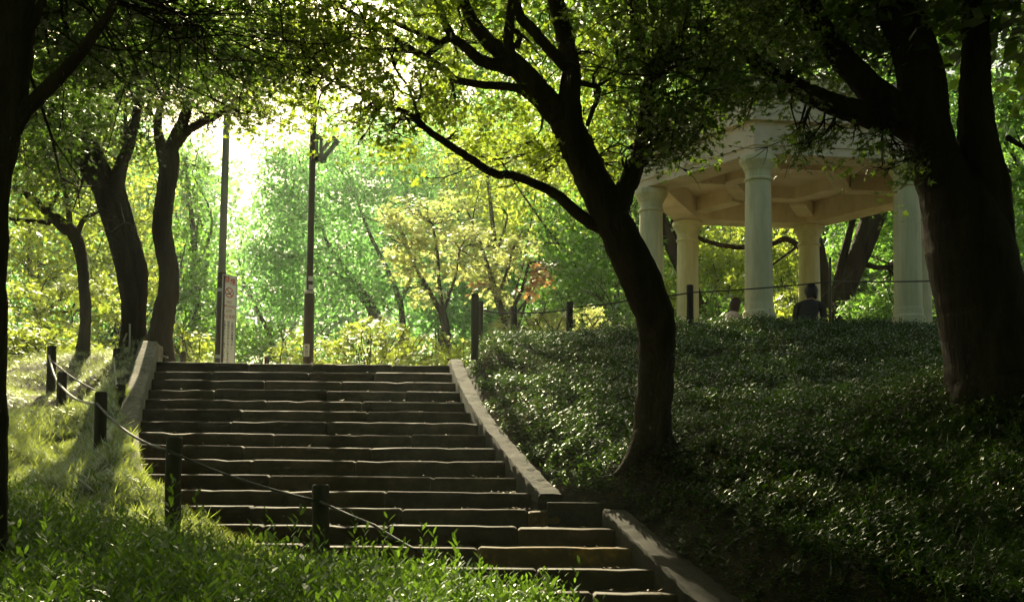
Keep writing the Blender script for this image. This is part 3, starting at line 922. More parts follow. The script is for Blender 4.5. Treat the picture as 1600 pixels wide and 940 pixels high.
# ------------------------------------------------------------------ trees behind the pavilion
t7 = tree('oak_tree', (1308, 500, 30.0), 'dark leaning V of trunks seen behind the pavilion between its right columns')
A7 = build_limbs(t7, [
    ('trunk', [(1306, 560, 44), (1308, 500, 34), (1322, 450, 32), (1340, 405, 34), (1356, 365, 36), (1372, 320, 36), (1395, 260, 34), (1410, 180, 28), (1420, 80, 22)]),
    ('trunk', [(1303, 520, 24), (1305, 470, 19), (1311, 430, 15), (1322, 385, 12), (1332, 345, 10), (1345, 290, 8)]),
    ('trunk', [(1293, 520, 26, 30.3), (1291, 470, 22, 30.3), (1286, 420, 19, 30.3), (1276, 375, 18, 30.3), (1255, 320, 16, 30.3)]),
    ('branch', [(1345, 410, 9), (1375, 418, 8), (1410, 412, 7), (1450, 420, 5)]),
], 30.0, 91)
_, B7 = crown(t7, [(1400, 360, 31, 70, 40, 2, .8), (1350, 300, 31, 120, 50, 2.5), (1430, 450, 30, 50, 40, 2, .9), (1300, 180, 30, 150, 70, 3), (1450, 180, 30, 150, 80, 3), (1360, 470, 31, 60, 30, 2, .6), (1400, 60, 30, 160, 60, 3)],  # topmost blobs added to hold the right bank in shade
               .16, 'clus', 'green', lai=2.2, seed=92, spray=.8, per=24)
auto_twigs(t7, B7[:3] + B7[5:6], A7, 93, .03, per=5)

t8 = tree('cherry_tree', (1092, 505, 28.5), 'dark trunk seen behind the left back column with a wavy low branch')
A8 = build_limbs(t8, [
    ('trunk', [(1098, 560, 34), (1093, 505, 28), (1080, 450, 24), (1062, 410, 22), (1048, 380, 20), (1038, 350, 18), (1022, 300, 16), (1000, 240, 12)]),
    ('branch', [(1066, 340, 8, 28.2), (1085, 366, 7, 28.0), (1110, 379, 7, 28.0), (1150, 386, 8, 28.0), (1185, 385, 8, 28.0), (1210, 380, 8, 28.0), (1225, 373, 9, 28.0), (1240, 378, 9, 28.0), (1252, 392, 8, 28.0), (1262, 420, 7, 28.0)]),
    ('branch', [(1245, 385, 5, 28), (1225, 400, 4, 28), (1205, 415, 3, 28)]),
    ('branch', [(1060, 380, 10, 28.4), (1052, 350, 8, 28.4), (1060, 320, 6, 28.4)]),
], 28.4, 95)
_, B8 = crown(t8, [(1060, 290, 29, 100, 50, 2.5), (1150, 260, 30, 120, 60, 2.5), (980, 300, 30, 50, 40, 2, .7), (1000, 150, 29, 120, 80, 3, .8), (1120, 100, 29, 120, 70, 3), (1110, -20, 28, 130, 60, 3), (1220, 60, 29, 110, 60, 3), (1230, -60, 29, 130, 60, 3)], .15, 'clus', 'green', lai=2, seed=96, spray=.7, per=24)  # upper blobs added to stop sun reaching the bank in front

# ------------------------------------------------------------------ trees beyond the landing
b2 = tree('maple_tree', (698, 520, 22.0), 'pale yellow maple with several thin stems behind the stair head, left of the redder one')
P2 = build_limbs(b2, [
    ('stem', [(700, 600, 12), (697, 530, 10), (690, 492, 9), (676, 465, 8), (662, 440, 7), (648, 415, 5), (636, 385, 4)]),
    ('stem', [(700, 580, 10), (700, 520, 9), (692, 480, 7), (686, 440, 6), (684, 400, 5), (676, 350, 3)]),
    ('stem', [(690, 495, 6), (702, 460, 5), (712, 430, 4), (718, 390, 3)]),
], 22.0, 101, 'bark_far', 7)
_, Q2 = crown(b2, [(650, 330, 22, 46, 26, 1.0, .8), (695, 315, 22, 40, 18, .8, .7), (625, 365, 21.6, 36, 28, .8, .9), (672, 375, 22, 50, 26, .9, .9), (710, 365, 22.4, 40, 26, .8, .8), (640, 410, 21.6, 40, 22, .8, .9), (690, 420, 22, 40, 22, .8, .7),
                   (735, 400, 22.4, 36, 26, .8, .8), (660, 455, 21.8, 36, 18, .7, .6), (600, 335, 21.6, 22, 14, .5, .7)],
               .08, 'star', 'yellow', lai=3.6, seed=102, spray=.26, per=18, flat=.3, jit=.3)
auto_twigs(b2, Q2, P2, 103, .016, 'bark_far', 4)

b3 = tree('maple_tree', (788, 515, 23.0), 'maple behind the short rope posts, its leaves yellow above and turning orange at the right')
P3 = build_limbs(b3, [
    ('stem', [(790, 600, 15), (788, 520, 14), (786, 495, 12), (777, 465, 11), (770, 440, 9), (762, 415, 7), (752, 385, 5)]),
    ('stem', [(790, 520, 10), (797, 488, 7), (810, 465, 6), (819, 440, 5), (826, 410, 4)]),
    ('stem', [(778, 462, 6), (790, 430, 5), (800, 395, 4), (808, 370, 3)]),
], 23.0, 105, 'bark_far', 7)
_, Q3 = crown(b3, [(780, 375, 23, 46, 18, .9, .9), (820, 385, 23, 30, 18, .8, .8), (750, 420, 23, 36, 24, .8, .8), (790, 410, 23, 40, 22, .8, .8), (775, 455, 23, 36, 20, .7, .6), (735, 365, 23, 26, 20, .7, .7)],
               .08, 'star', 'yellow', lai=3.4, seed=106, spray=.26, per=18, flat=.3, jit=.3)
_, Q3b = crown(b3, [(835, 430, 22.8, 28, 18, .6), (850, 415, 23, 14, 10, .4), (750, 442, 22.6, 28, 14, .5, .6), (815, 455, 22.8, 22, 10, .4, .8)], .08, 'star', 'orange', lai=3.0, seed=107, spray=.22, per=16, flat=.3)
auto_twigs(b3, Q3 + Q3b, P3, 108, .015, 'bark_far', 4)


def bgtree(name, px, D, top, spread, trunk_w, blobs, size, mname, label, seed, limbs=None, lai=2.3, group=None, per=26, spray=.8, shape='clus', tw=3):
    """Background tree: trunk from the ground, several limbs, own crown."""
    z = float(ground_z(at(px, 500, D)[0], D)) - .1
    x = at(px, 500, D)[0]
    t = empty(name, (x, D, z))
    tag(t, label, 'tree', group)
    r = np.random.default_rng(seed)
    anchors = []
    rb = trunk_w * .34
    topz = top
    mid = [x + r.normal(0, .25), D, z + (topz - z) * .45]
    mb = MB()
    P = spline([(x, D, z), (x + r.normal(0, .12), D, z + (topz - z) * .2), mid, (mid[0] + r.normal(0, .5), D + r.normal(0, .3), z + (topz - z) * .85)], 6)
    mb.tube(P, np.linspace(rb, rb * .3, len(P)), 9, .06, seed)
    mb.build('trunk', M['bark_far'], t, smooth=True)
    anchors.append(P)
    if limbs:
        for i, l in enumerate(limbs):
            o, Q = wood(t, 'limb', l, D, 7, .05, seed + i + 1, 'bark_far')
            anchors.append(Q)
    else:
        for b in blobs[:9]:
            c = atv(b)
            s = P[int(len(P) * r.uniform(.35, .75))]
            m_ = (s + c) / 2 + r.normal(0, .3, 3)
            mb = MB()
            Q = spline([s, m_, c], 5)
            mb.tube(Q, np.linspace(rb * .3, rb * .08, len(Q)), 6, .05, seed)
            mb.build('limb', M['bark_far'], t, smooth=True)
            anchors.append(Q)
    _, bl = crown(t, blobs, size, shape, mname, lai=lai, seed=seed + 7, spray=spray * .8, per=per, flat=.8, jit=.8)
    if tw:
        auto_twigs(t, bl, anchors, seed + 9, .02, 'bark_far', tw)
    return t


bgtree('zelkova_tree', 585, 34, 8, 6, .3, [
    (480, 270, 34, 60, 40, 2, .9), (425, 320, 34, 40, 40, 2, .8), (440, 250, 34, 40, 36, 2, .8), (410, 390, 33, 30, 40, 2, .8), (550, 240, 34, 70, 36, 2.2), (640, 235, 35, 70, 36, 2.2), (455, 335, 34, 40, 36, 2, .8), (500, 340, 34, 70, 40, 2.2), (590, 310, 34, 70, 46, 2.2), (680, 300, 35, 60, 40, 2, .9),
    (432, 410, 33, 46, 32, 2), (480, 410, 34, 60, 36, 2), (560, 400, 34, 70, 40, 2, .8), (640, 380, 35, 70, 40, 2, .7), (450, 460, 33, 60, 30, 2), (540, 460, 34, 70, 30, 2, .8), (620, 450, 34, 70, 30, 2, .8)],
    .12, 'bluegreen', 'tall hazy blue green tree filling the middle beyond the lamp post', 120,
    limbs=[[(600, 560, 16), (592, 500, 13), (572, 462, 11), (550, 435, 10), (530, 408, 8), (512, 380, 6), (500, 345, 4)], [(598, 520, 12), (575, 480, 8), (545, 445, 7), (515, 420, 5), (480, 400, 3)],
           [(630, 560, 14), (628, 490, 10), (618, 450, 9), (600, 410, 7), (580, 370, 6), (560, 320, 4)], [(625, 470, 8), (640, 440, 6), (650, 400, 5), (655, 340, 3)],
           [(430, 560, 10), (420, 520, 8), (400, 480, 6), (380, 440, 4)]], lai=2.4)
bgtree('evergreen_tree', 300, 27, 11, 5, .45, [
    (300, 270, 27, 45, 30, 1.5, .8), (312, 330, 27, 28, 34, 1.5, .9), (290, 380, 27, 45, 36, 1.6), (320, 430, 26, 50, 36, 1.6), (290, 480, 26, 50, 34, 1.5), (340, 510, 26, 60, 34, 1.5), (300, 545, 25, 50, 24, 1.4), (400, 530, 27, 45, 36, 1.5)],
    .13, 'green', 'dark green tree standing behind the sign pole on its left', 130, lai=2.2, spray=.6)
bgtree('evergreen_tree', 60, 30, 13, 6, .5, [
    (40, 230, 30, 90, 50, 2.5, .7), (120, 270, 31, 90, 50, 2.5, .7), (200, 250, 31, 80, 60, 2.4, .6), (60, 330, 29, 90, 45, 2.2, .9), (170, 350, 30, 90, 45, 2.2, .9), (230, 330, 30, 60, 50, 2, .8), (30, 400, 28, 70, 40, 2), (120, 410, 29, 80, 40, 2),
    (210, 420, 29, 70, 45, 2)], .15, 'lime', 'spreading sunlit tree behind the left trunks', 140, lai=1.7)
bgtree('maple_tree', 960, 30, 10, 5, .4, [
    (900, 330, 30, 60, 36, 1.8, .9), (860, 370, 30, 50, 30, 1.6, .8), (930, 380, 29, 60, 36, 1.8), (890, 430, 29, 60, 32, 1.6), (960, 440, 28, 60, 34, 1.6), (880, 470, 28, 50, 24, 1.5), (990, 400, 29, 40, 50, 1.6), (960, 490, 27, 50, 26, 1.4),
    (650, 30, 28, 36, 60, 2.0), (640, -90, 28, 60, 60, 2.2), (700, -180, 28, 90, 60, 2.5), (830, -170, 28, 100, 60, 2.5), (960, -170, 28, 100, 60, 2.5), (700, 60, 28, 50, 60, 2.2), (760, 130, 28, 70, 50, 2.2), (850, 70, 28, 90, 60, 2.5), (940, 110, 28, 80, 60, 2.5), (1030, 40, 28, 90, 60, 2.5), (780, 10, 28, 90, 60, 2.5), (850, -60, 28, 120, 60, 2.8), (980, -70, 28, 120, 60, 2.8), (720, -80, 28, 70, 60, 2.4)],  # high blobs added to this crown to block sun from the right bank
    .14, 'green', 'vivid green tree between the orange maple and the pavilion', 150, lai=2.3)
bgtree('maple_tree', 800, 33, 13, 6, .45, [
    (760, 250, 33, 70, 40, 2.2), (840, 280, 33, 70, 40, 2.2), (900, 250, 33, 60, 50, 2.2), (760, 320, 34, 70, 36, 2, .9), (840, 350, 34, 60, 30, 2, .9), (940, 300, 33, 40, 50, 2), (700, 260, 34, 40, 30, 2, .7)],
    .15, 'lime', 'light yellow green tree behind the leaning maple trunk', 160, lai=1.9)
bgtree('evergreen_tree', 1160, 36, 12, 6, .45, [
    (1110, 400, 36, 50, 36, 2), (1170, 410, 36, 50, 36, 2), (1230, 400, 36, 50, 40, 2), (1140, 350, 37, 90, 30, 2), (1150, 450, 34, 60, 24, 2), (1230, 450, 35, 50, 30, 2), (1050, 420, 35, 40, 50, 2), (1000, 440, 35, 40, 40, 2)],
    .15, 'lime', 'yellow green tree seen through the pavilion between its left columns', 170, lai=2.4)
bgtree('evergreen_tree', 1430, 38, 14, 6, .5, [
    (1330, 400, 38, 60, 50, 2.5), (1400, 420, 38, 60, 50, 2.5), (1470, 400, 38, 50, 60, 2.5), (1380, 350, 38, 60, 40, 2.5), (1450, 300, 38, 60, 60, 2.5), (1530, 330, 38, 70, 80, 2.5), (1590, 420, 36, 60, 70, 2.5), (1590, 280, 38, 60, 80, 2.5)],
    .17, 'green', 'dense green tree behind the right columns and the forked trunk', 180, lai=2.2)
bgtree('loquat_tree', 1640, 15, 9, 4, .3, [
    (1590, 60, 14, 40, 40, .8), (1600, 130, 14, 40, 50, .8), (1585, 200, 14.5, 30, 30, .6), (1600, 270, 14, 40, 40, .8), (1600, 350, 14.5, 36, 40, .8, .8), (1500, 60, 15, 40, 40, .8, .7), (1490, 120, 15.5, 30, 40, .7, .5)],
    .12, 'green', 'broad leaved tree at the right edge behind the forked trunk', 190, lai=1.6, spray=.35, per=14, shape='oval', tw=2)
# tall belt behind everything on the right, as a backdrop
k = 0
for px, D, topy in [(690, 44, 200), (790, 46, 180), (900, 45, 160), (1010, 46, 230), (1120, 47, 240), (1240, 46, 240), (1360, 47, 240), (1480, 46, 200), (1600, 46, 120), (1730, 46, 60)]:
    bl = []
    for j in range(8):
        yy = topy + 40 + j * (500 - topy) / 8
        bl.append((px + rng.uniform(-35, 35), yy, D + rng.uniform(-1, 1), 80, 48, 2.6, .9))
    zt = at(px, topy, D)[2]
    what = ['palest', 'tall', 'round topped', 'narrow', 'dense', 'dark', 'broad', 'dim', 'loose', 'outermost'][k]
    bgtree('evergreen_tree', px, D, zt, 5, .5, bl, .24, 'bluegreen' if px < 850 else 'green', f'{what} tall tree in the distant belt, ' +
           ['behind the yellow maple', 'above the orange maple', 'behind the bend of the leaning trunk', 'left of the pavilion', 'behind the left side of the pavilion roof', 'behind the front column',
            'behind the right half of the pavilion', 'behind the forked trunk', 'at the right edge of the picture', 'just past the right edge'][k], 200 + k * 7, lai=2.0, group='tall distant trees', spray=1.0, tw=2)
    k += 1
k = 0
for px, D, topy in [(-60, 44, 120), (60, 46, 140), (190, 45, 170), (300, 50, 230)]:
    bl = []
    for j in range(6):
        yy = topy + 40 + j * (520 - topy) / 6
        bl.append((px + rng.uniform(-35, 35), yy, D + rng.uniform(-1, 1), 75, 48, 2.6, .8))
    zt = at(px, topy, D)[2]
    bgtree('evergreen_tree', px, D, zt, 5, .5, bl, .24, 'bluegreen', ['far tree at the left edge behind the black trunk', 'far tree behind the small crooked tree', 'far tree behind the two joined stems', 'far low tree left of the sky gap'][k],
           300 + k * 7, lai=1.9, group='tall distant trees', spray=1.0, tw=2)
    k += 1

# ------------------------------------------------------------------ bright shrubs
def shrub(px, D, blobs, size, mname, label, seed, lai=2.6, shape='star', group='bright shrubs behind the stairs', stems=6, spray=.25):
    c = np.mean([atv(b) for b in blobs], axis=0)
    z = float(ground_z(c[0], c[1])) - .05
    t = empty('shrub', (c[0], c[1], z))
    tag(t, label, 'shrub', group)
    r = np.random.default_rng(seed)
    _, bl = crown(t, blobs, size, shape, mname, lai=lai, seed=seed, spray=spray, per=18, flat=.4, name='foliage')
    ends = [(np.array([c[0] + r.normal(0, .1), c[1], z]), np.asarray(q[0]) + r.uniform(-.6, .6, 3) * np.asarray(q[1])) for q in bl for _ in range(3)]
    twigs(t, ends, seed + 1, 'bark_far', .018, name='stem_cluster')
    return t


shrub(590, 20, [(590, 505, 20, 45, 20, .8), (560, 530, 20, 60, 26, .9), (630, 530, 20, 50, 24, .9), (600, 560, 19.6, 90, 24, .9), (520, 545, 20, 40, 24, .7)], .075, 'lime', 'lowest bright yellow green shrub right of the lamp post', 401)
shrub(470, 20, [(465, 520, 20.5, 30, 14, .5), (455, 545, 20.5, 36, 18, .6), (500, 565, 20, 60, 20, .8)], .075, 'lime', 'small lime shrub directly behind the lamp post base', 402)
shrub(680, 21, [(690, 545, 20, 60, 24, .8), (660, 575, 19, 60, 20, .8), (720, 570, 18.5, 40, 24, .6)], .07, 'lime', 'low green shrub behind the head of the right kerb', 403)
shrub(860, 21, [(840, 500, 21, 50, 16, .7), (880, 495, 21, 50, 16, .7), (935, 488, 21, 30, 14, .6), (800, 505, 21, 40, 18, .6)], .075, 'yellow', 'pale yellow shrub peeping over the bank crest behind the rope posts', 404, lai=2.2)
shrub(290, 19, [(290, 520, 19, 30, 14, .5), (300, 545, 19, 40, 18, .6), (320, 568, 18.6, 50, 14, .6)], .07, 'lime', 'light green shrub between the sinuous trunk and the sign', 405)
shrub(50, 21, [(40, 470, 21, 60, 28, 1), (100, 450, 22, 60, 28, 1), (60, 510, 20.5, 80, 28, 1), (20, 540, 20, 50, 24, .8)], .08, 'lime', 'large glowing shrub at the far left behind the bank', 406)
shrub(170, 21, [(160, 450, 22, 50, 30, 1), (170, 490, 21, 50, 26, 1), (150, 525, 20, 60, 22, .8), (100, 540, 19.5, 60, 20, .8)], .08, 'lime', 'glowing shrub between the crooked tree and the joined stems', 407)
shrub(230, 21, [(228, 420, 22.5, 24, 40, .8), (232, 480, 22, 22, 36, .7), (235, 530, 20, 20, 20, .6)], .08, 'lime', 'sliver of bright shrub between the joined stems and the sinuous trunk', 408)
shrub(1100, 26, [(1120, 480, 27, 40, 24, .9), (1160, 495, 27, 40, 20, .9)], .10, 'green', 'green shrub behind the woman beyond the pavilion', 409, group=None)
shrub(1230, 26, [(1230, 470, 28, 30, 30, .9), (1225, 500, 28, 36, 20, .9), (1260, 490, 28, 40, 24, .8)], .10, 'lime', 'yellow green shrub right of the front column beyond the pavilion', 410, group=None)
shrub(1370, 26, [(1350, 480, 27.5, 40, 26, .9), (1390, 460, 28, 40, 30, .9), (1400, 495, 27.5, 50, 20, .9)], .11, 'green', 'dark shrub left of the front right column beyond the pavilion', 411, shape='oval', group=None)

shrub(60, 18.5, [(20, 515, 18.6, 50, 22, .7), (75, 530, 18.4, 50, 20, .7), (130, 545, 18.2, 40, 14, .6), (30, 555, 17.6, 50, 16, .6)], .07, 'lime', 'low feathery shrub spreading under the small crooked tree', 412, lai=3)
# woods far behind, one mass
r_ = np.random.default_rng(77)
bl = []
for px in range(-200, 1900, 60):
    top = np.interp(px, [-200, 300, 350, 400, 440, 500, 560, 640, 1900], [160, 240, 320, 350, 310, 230, 180, 150, 120])
    for yy in np.arange(top + 25, 600, 55):
        D = 78 + r_.uniform(-6, 6)
        w = at(px + r_.uniform(-25, 25), yy + r_.uniform(-12, 12), D)
        bl.append((w, (3.6, 3.0, 2.4), 480))
P, Nn, S = cloud(bl, .42, r_, spray=1.5, per=26, flat=.7, jit=.6)
T, B, Nn = rot_frame(Nn, r_)
tag(link('distant_woods', leaf_mesh('distant_woods', P, T, B, Nn, S * 1.25, DIAM), M['bluegreen']), 'far woodland closing the view behind all the trees', kind='stuff')
# unseen woods added round and behind the camera to cut the sky light
bl = []
for an in np.linspace(-205, 25, 34):
    for zz in (2, 5, 8, 11, 13):
        rd_ = 15 + r_.uniform(-1.5, 1.5)
        w = np.array([1 + math.cos(R(an)) * rd_, 4 + math.sin(R(an)) * rd_, zz + r_.uniform(-1, 1)])
        bl.append((w, (2.2, 2.2, 2.0), 230))
P, Nn, S = cloud(bl, .45, r_, spray=1.2, per=22, flat=.7, jit=.6)
T, B, Nn = rot_frame(Nn, r_)
tag(link('unseen_shade_woods', leaf_mesh('unseen_shade_woods', P, T, B, Nn, S * 1.5, DIAM), M['green']), 'unseen woodland added behind the viewpoint to cut the sky light on the stairs', kind='stuff')

# ------------------------------------------------------------------ ground cover
def cover(name, regions, n, size, mname, label, seed, up=.9, stem=.10, leaves=9, shape=BLADE, lean=.25, aspect=1.0, splay=.8):
    """Many small plants: each a stem position with leaves set round it at several heights."""
    r = np.random.default_rng(seed)
    PX, PY = [], []
    for fn, cnt in regions:
        x, y = fn(r, cnt)
        PX.append(x); PY.append(y)
    x, y = np.concatenate(PX), np.concatenate(PY)
    z = ground_z(x, y)
    n = len(x)
    base = np.stack([x, y, z], -1)
    patch = .5 + .3 * np.sin(x * 3.1 + 1.3 * np.sin(y * 2.7)) * np.cos(y * 3.3 + np.sin(x * 2.1)) + .22 * np.sin(x * 7.3 + 2 * np.cos(y * 5.1)) * np.cos(y * 6.7 + 1.5 * np.sin(x * 4.3))
    hgt = stem * r.uniform(.5, 1.25, n) * (.45 + .95 * patch)
    base[:, 2] += .11 * (patch - .5) * (stem > .06)
    ln = r.normal(0, lean, (n, 2))
    ii = np.repeat(np.arange(n), leaves)
    m = len(ii)
    t = np.tile(np.linspace(.25, 1.0, leaves), n)
    P = base[ii] + np.stack([ln[ii, 0] * t * hgt[ii], ln[ii, 1] * t * hgt[ii], hgt[ii] * t], -1)
    an = np.tile(np.arange(leaves) * 2.4, n) + np.repeat(r.uniform(0, 6.28, n), leaves) + r.normal(0, .3, m)
    upv = up * (.35 + .9 * t ** 2) + r.normal(0, .2, m)
    T = np.stack([np.cos(an) * splay, np.sin(an) * splay, upv], -1)
    T /= np.linalg.norm(T, axis=1)[:, None]
    B = np.cross(T, np.array([0, 0, 1.0]) + r.normal(0, .25, (m, 3)))
    B /= np.linalg.norm(B, axis=1)[:, None] + 1e-9
    Nn = np.cross(B, T)
    S = size * r.uniform(.6, 1.25, m) * (1.15 - .4 * t)
    shp = shape.copy(); shp[:, 1] *= aspect
    me = leaf_mesh(name, P, T, B, Nn, S, shp)
    o = link(name, me, M[mname])
    tag(o, label, kind='stuff')
    return o


def region(x0, x1, y0, y1, keep):
    def fn(r, n):
        X, Y = [], []
        got = 0
        while got < n:
            x = r.uniform(x0, x1, n); y = y0 + (y1 - y0) * r.uniform(0, 1, n) ** 1.15
            k = keep(x, y)
            X.append(x[k]); Y.append(y[k]); got += k.sum()
        return np.concatenate(X)[:n], np.concatenate(Y)[:n]
    return fn


XR2 = lambda y: np.interp(y, XR_D, XR2_X)
vis = lambda x, y, m=.4: (np.abs(x) < y * .46 + m + .3)
right = lambda x, y: (x > XR2(y) + kw(y) + .10 + .05 * np.sin(y * 9) + .05 * np.sin(y * 23)) & vis(x, y) & ~((y > 19.6) & (x > 2.2))
left = lambda x, y: (x < xl(y) - .24 - .05 * np.sin(y * 7) + .34 * sstep(11.3, 10.3, y)) & vis(x, y)

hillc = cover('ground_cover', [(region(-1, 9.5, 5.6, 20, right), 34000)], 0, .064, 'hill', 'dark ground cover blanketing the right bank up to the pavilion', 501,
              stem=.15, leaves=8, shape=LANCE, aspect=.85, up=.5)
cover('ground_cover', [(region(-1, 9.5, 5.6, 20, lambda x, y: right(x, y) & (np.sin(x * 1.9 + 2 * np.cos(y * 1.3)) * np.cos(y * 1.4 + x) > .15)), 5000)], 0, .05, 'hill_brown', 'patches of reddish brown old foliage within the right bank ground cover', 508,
      stem=.15, leaves=6, shape=LANCE, aspect=.5, up=.6)
cover('ground_cover', [(region(.8, 5, 5.6, 10, lambda x, y: right(x, y) & (x > 2.0)), 1700)], 0, .16, 'hill', 'long thin grass tufts on the lower right bank', 502, stem=.05, leaves=6, aspect=.45, up=1.3, splay=.6)
# sunlit turf of the left bank
notnear = lambda x, y: left(x, y) & (y > 7.0 - .25 * x * 0)
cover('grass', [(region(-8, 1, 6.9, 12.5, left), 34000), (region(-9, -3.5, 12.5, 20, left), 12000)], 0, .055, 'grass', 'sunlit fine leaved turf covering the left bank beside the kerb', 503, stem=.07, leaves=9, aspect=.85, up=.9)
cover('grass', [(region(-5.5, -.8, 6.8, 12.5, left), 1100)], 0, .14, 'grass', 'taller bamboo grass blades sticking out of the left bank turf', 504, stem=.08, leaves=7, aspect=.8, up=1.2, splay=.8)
# foreground azaleas
front = lambda x, y: (x < xl(y) + .15) & (y < 7.4) & (y > 3.6) & vis(x, y)
cover('azalea_bed', [(region(-3.8, 1.4, 4.0, 7.4, front), 18500)], 0, .046, 'hedge', 'fresh green azalea shoots filling the foreground along the bottom left', 505, stem=.23, leaves=11, shape=LANCE, aspect=.75, up=.75, lean=.15)
r_ = np.random.default_rng(9)
cover('azalea_bed', [(region(-2.8, 1.0, 4.2, 6.8, front), 240)], 0, .07, 'hedge', 'taller azalea shoots standing above the foreground bed', 506, stem=.42, leaves=18, shape=OVAL, aspect=.75, up=.9, lean=.12)
# litter along the right kerb
edge = lambda x, y: (x > XR2(y) + kw(y) + .04) & (x < XR2(y) + kw(y) + .4) & vis(x, y)
cover('leaf_litter', [(region(-1, 3, 6.4, 13, edge), 3200)], 0, .07, 'litter', 'dry straw and leaf litter gathered along the right kerb', 507, stem=.03, leaves=4, aspect=.6, up=.25)

# fallen leaves lying on the treads
r_ = np.random.default_rng(12)
nf = 420
yy = D0 - TREAD * r_.integers(0, 17, nf) + r_.uniform(.03, .33, nf) ** 1.0
xx = xl(yy) + (xr(yy) - xl(yy)) * np.where(r_.uniform(0, 1, nf) < .5, r_.uniform(.04, .97, nf), 1 - np.abs(r_.normal(0, .08, nf)) - .02)
zz = ZTOP - RISE * np.ceil((D0 - yy) / TREAD - 1e-6) + .012
T, B, Nn = rot_frame(np.stack([r_.normal(0, .25, nf), r_.normal(0, .25, nf), np.ones(nf)], -1), r_)
tag(link('fallen_leaves', leaf_mesh('fallen_leaves', np.stack([xx, yy, zz], -1), T, B, Nn, r_.uniform(.025, .05, nf), OVAL), M['litter']), 'scattered dry leaves lying on the stone treads', kind='stuff')

# ------------------------------------------------------------------ timber posts and ropes
def post(px, ptop, pbase, w, D, label, group, lean=0.0, sink=.25):
    b = at(px, pbase, D); t = at(px + lean, ptop, D)
    rad = w / 2 / F * D
    h = t[2] - b[2] + sink
    mb = MB()
    mb.lathe((0, 0, 0), [(rad * 1.02, 0), (rad, h * .3), (rad * .98, h * .7), (rad, h - .02), (rad * .93, h - .006), (rad * .8, h)], 16)
    o = mb.build('rope_post', M['wood'], smooth=True, auto=35)
    for v in o.data.vertices:
        v.co.x += .004 * math.sin(v.co.z * 9 + px); v.co.y += .004 * math.cos(v.co.z * 7 + px)
    o.location = (b[0], b[1], b[2] - sink)
    ax = Vector((t[0] - b[0], 0, t[2] - b[2])).normalized()
    o.rotation_euler = (R(random.uniform(-1.5, 1.5)), math.atan2(ax.x, ax.z), random.uniform(0, 3))
    tag(o, label, 'post', group)
    return dict(o=o, base=b, top=t, rad=rad, D=D, px=px)


GP = 'rope posts on the left bank'
pA = post(503, 756, 850, 27, 7.5, 'short timber rope post in front of the lower steps, rising out of the azaleas', GP)
pB = post(270, 682, 820, 25, 8.1, 'tallest rope post, standing where the sunlit turf meets the stairs', GP, lean=3)
pC = post(156, 612, 725, 19, 10.6, 'rope post on the left bank midway between the tallest one and the paired ones', GP, lean=2)
pD = post(96, 581, 685, 15, 12.9, 'rope post on the left bank just right of the leftmost one', GP, lean=4)
pE = post(80, 540, 612, 14, 14.8, 'leftmost and farthest rope post of the outer left row', GP, lean=3)
pF = post(190, 600, 640, 15, 12.2, 'low rope post in the grass beside the left kerb, left of the fourth step', GP)
pG = post(181, 544, 572, 12, 14.0, 'low rope post in the turf below the two joined stems', GP)
pH = post(228, 528, 546, 9, 15.3, 'small rope post between the two trunks at the head of the left kerb', GP)
pI = post(284, 549, 572, 9, 16.5, 'short stub post right of the sinuous trunk behind the top step', GP)
pJ = post(417, 557, 574, 8, 19.0, 'faint stub post beyond the top step between sign and lamp post', GP)
GR = 'rope posts on the right bank'
qA = post(742, 459, 530, 12, 13.8, 'tallest rope post at the head of the right kerb', GR)
qB = post(750, 471, 520, 9, 15.4, 'thin rope post half hidden just behind the tallest one on the right bank', GR)
qC = post(803, 478, 520, 11, 16.2, 'rope post on the crest between the tallest one and the lone one', GR)
qD = post(890, 471, 512, 11, 16.9, 'lone rope post on the crest left of the leaning maple trunk', GR)
qE = post(1079, 445, 503, 11, 17.3, 'rope post on the crest in front of the left back column of the pavilion', GR)
# thin stake in front of the V trunk
sb_, st_ = at(1297, 520, 17.4), at(1297, 402, 17.4)
mb = MB(); mb.tube([sb_, (sb_ + st_) / 2, st_], [.022, .02, .02], 8)
tag(mb.build('stake', M['pole']), 'thin dark stake rising from the crest in front of the V of trunks', 'stake')


def rope(pts, rad, m, label, group='ropes strung between the posts', sag=.06):
    pts = [np.asarray(p, float) for p in pts]
    L = []
    for a, b in zip(pts[:-1], pts[1:]):
        for t in np.linspace(0, 1, 10, endpoint=False):
            p = a + (b - a) * t; p = p - np.array([0, 0, sag * 4 * t * (1 - t) * np.linalg.norm(b - a) / 2.5]); L.append(p)
    L.append(pts[-1])
    mb = MB(); mb.tube(L, rad, 7)
    o = mb.build('rope', M[m], smooth=True)
    tag(o, label, 'rope', group)
    return o


def tie(p, drop_px, dx=0):
    q = at(p['px'] + dx, drop_px, p['D']); q[1] -= p['rad'] + .012
    return q


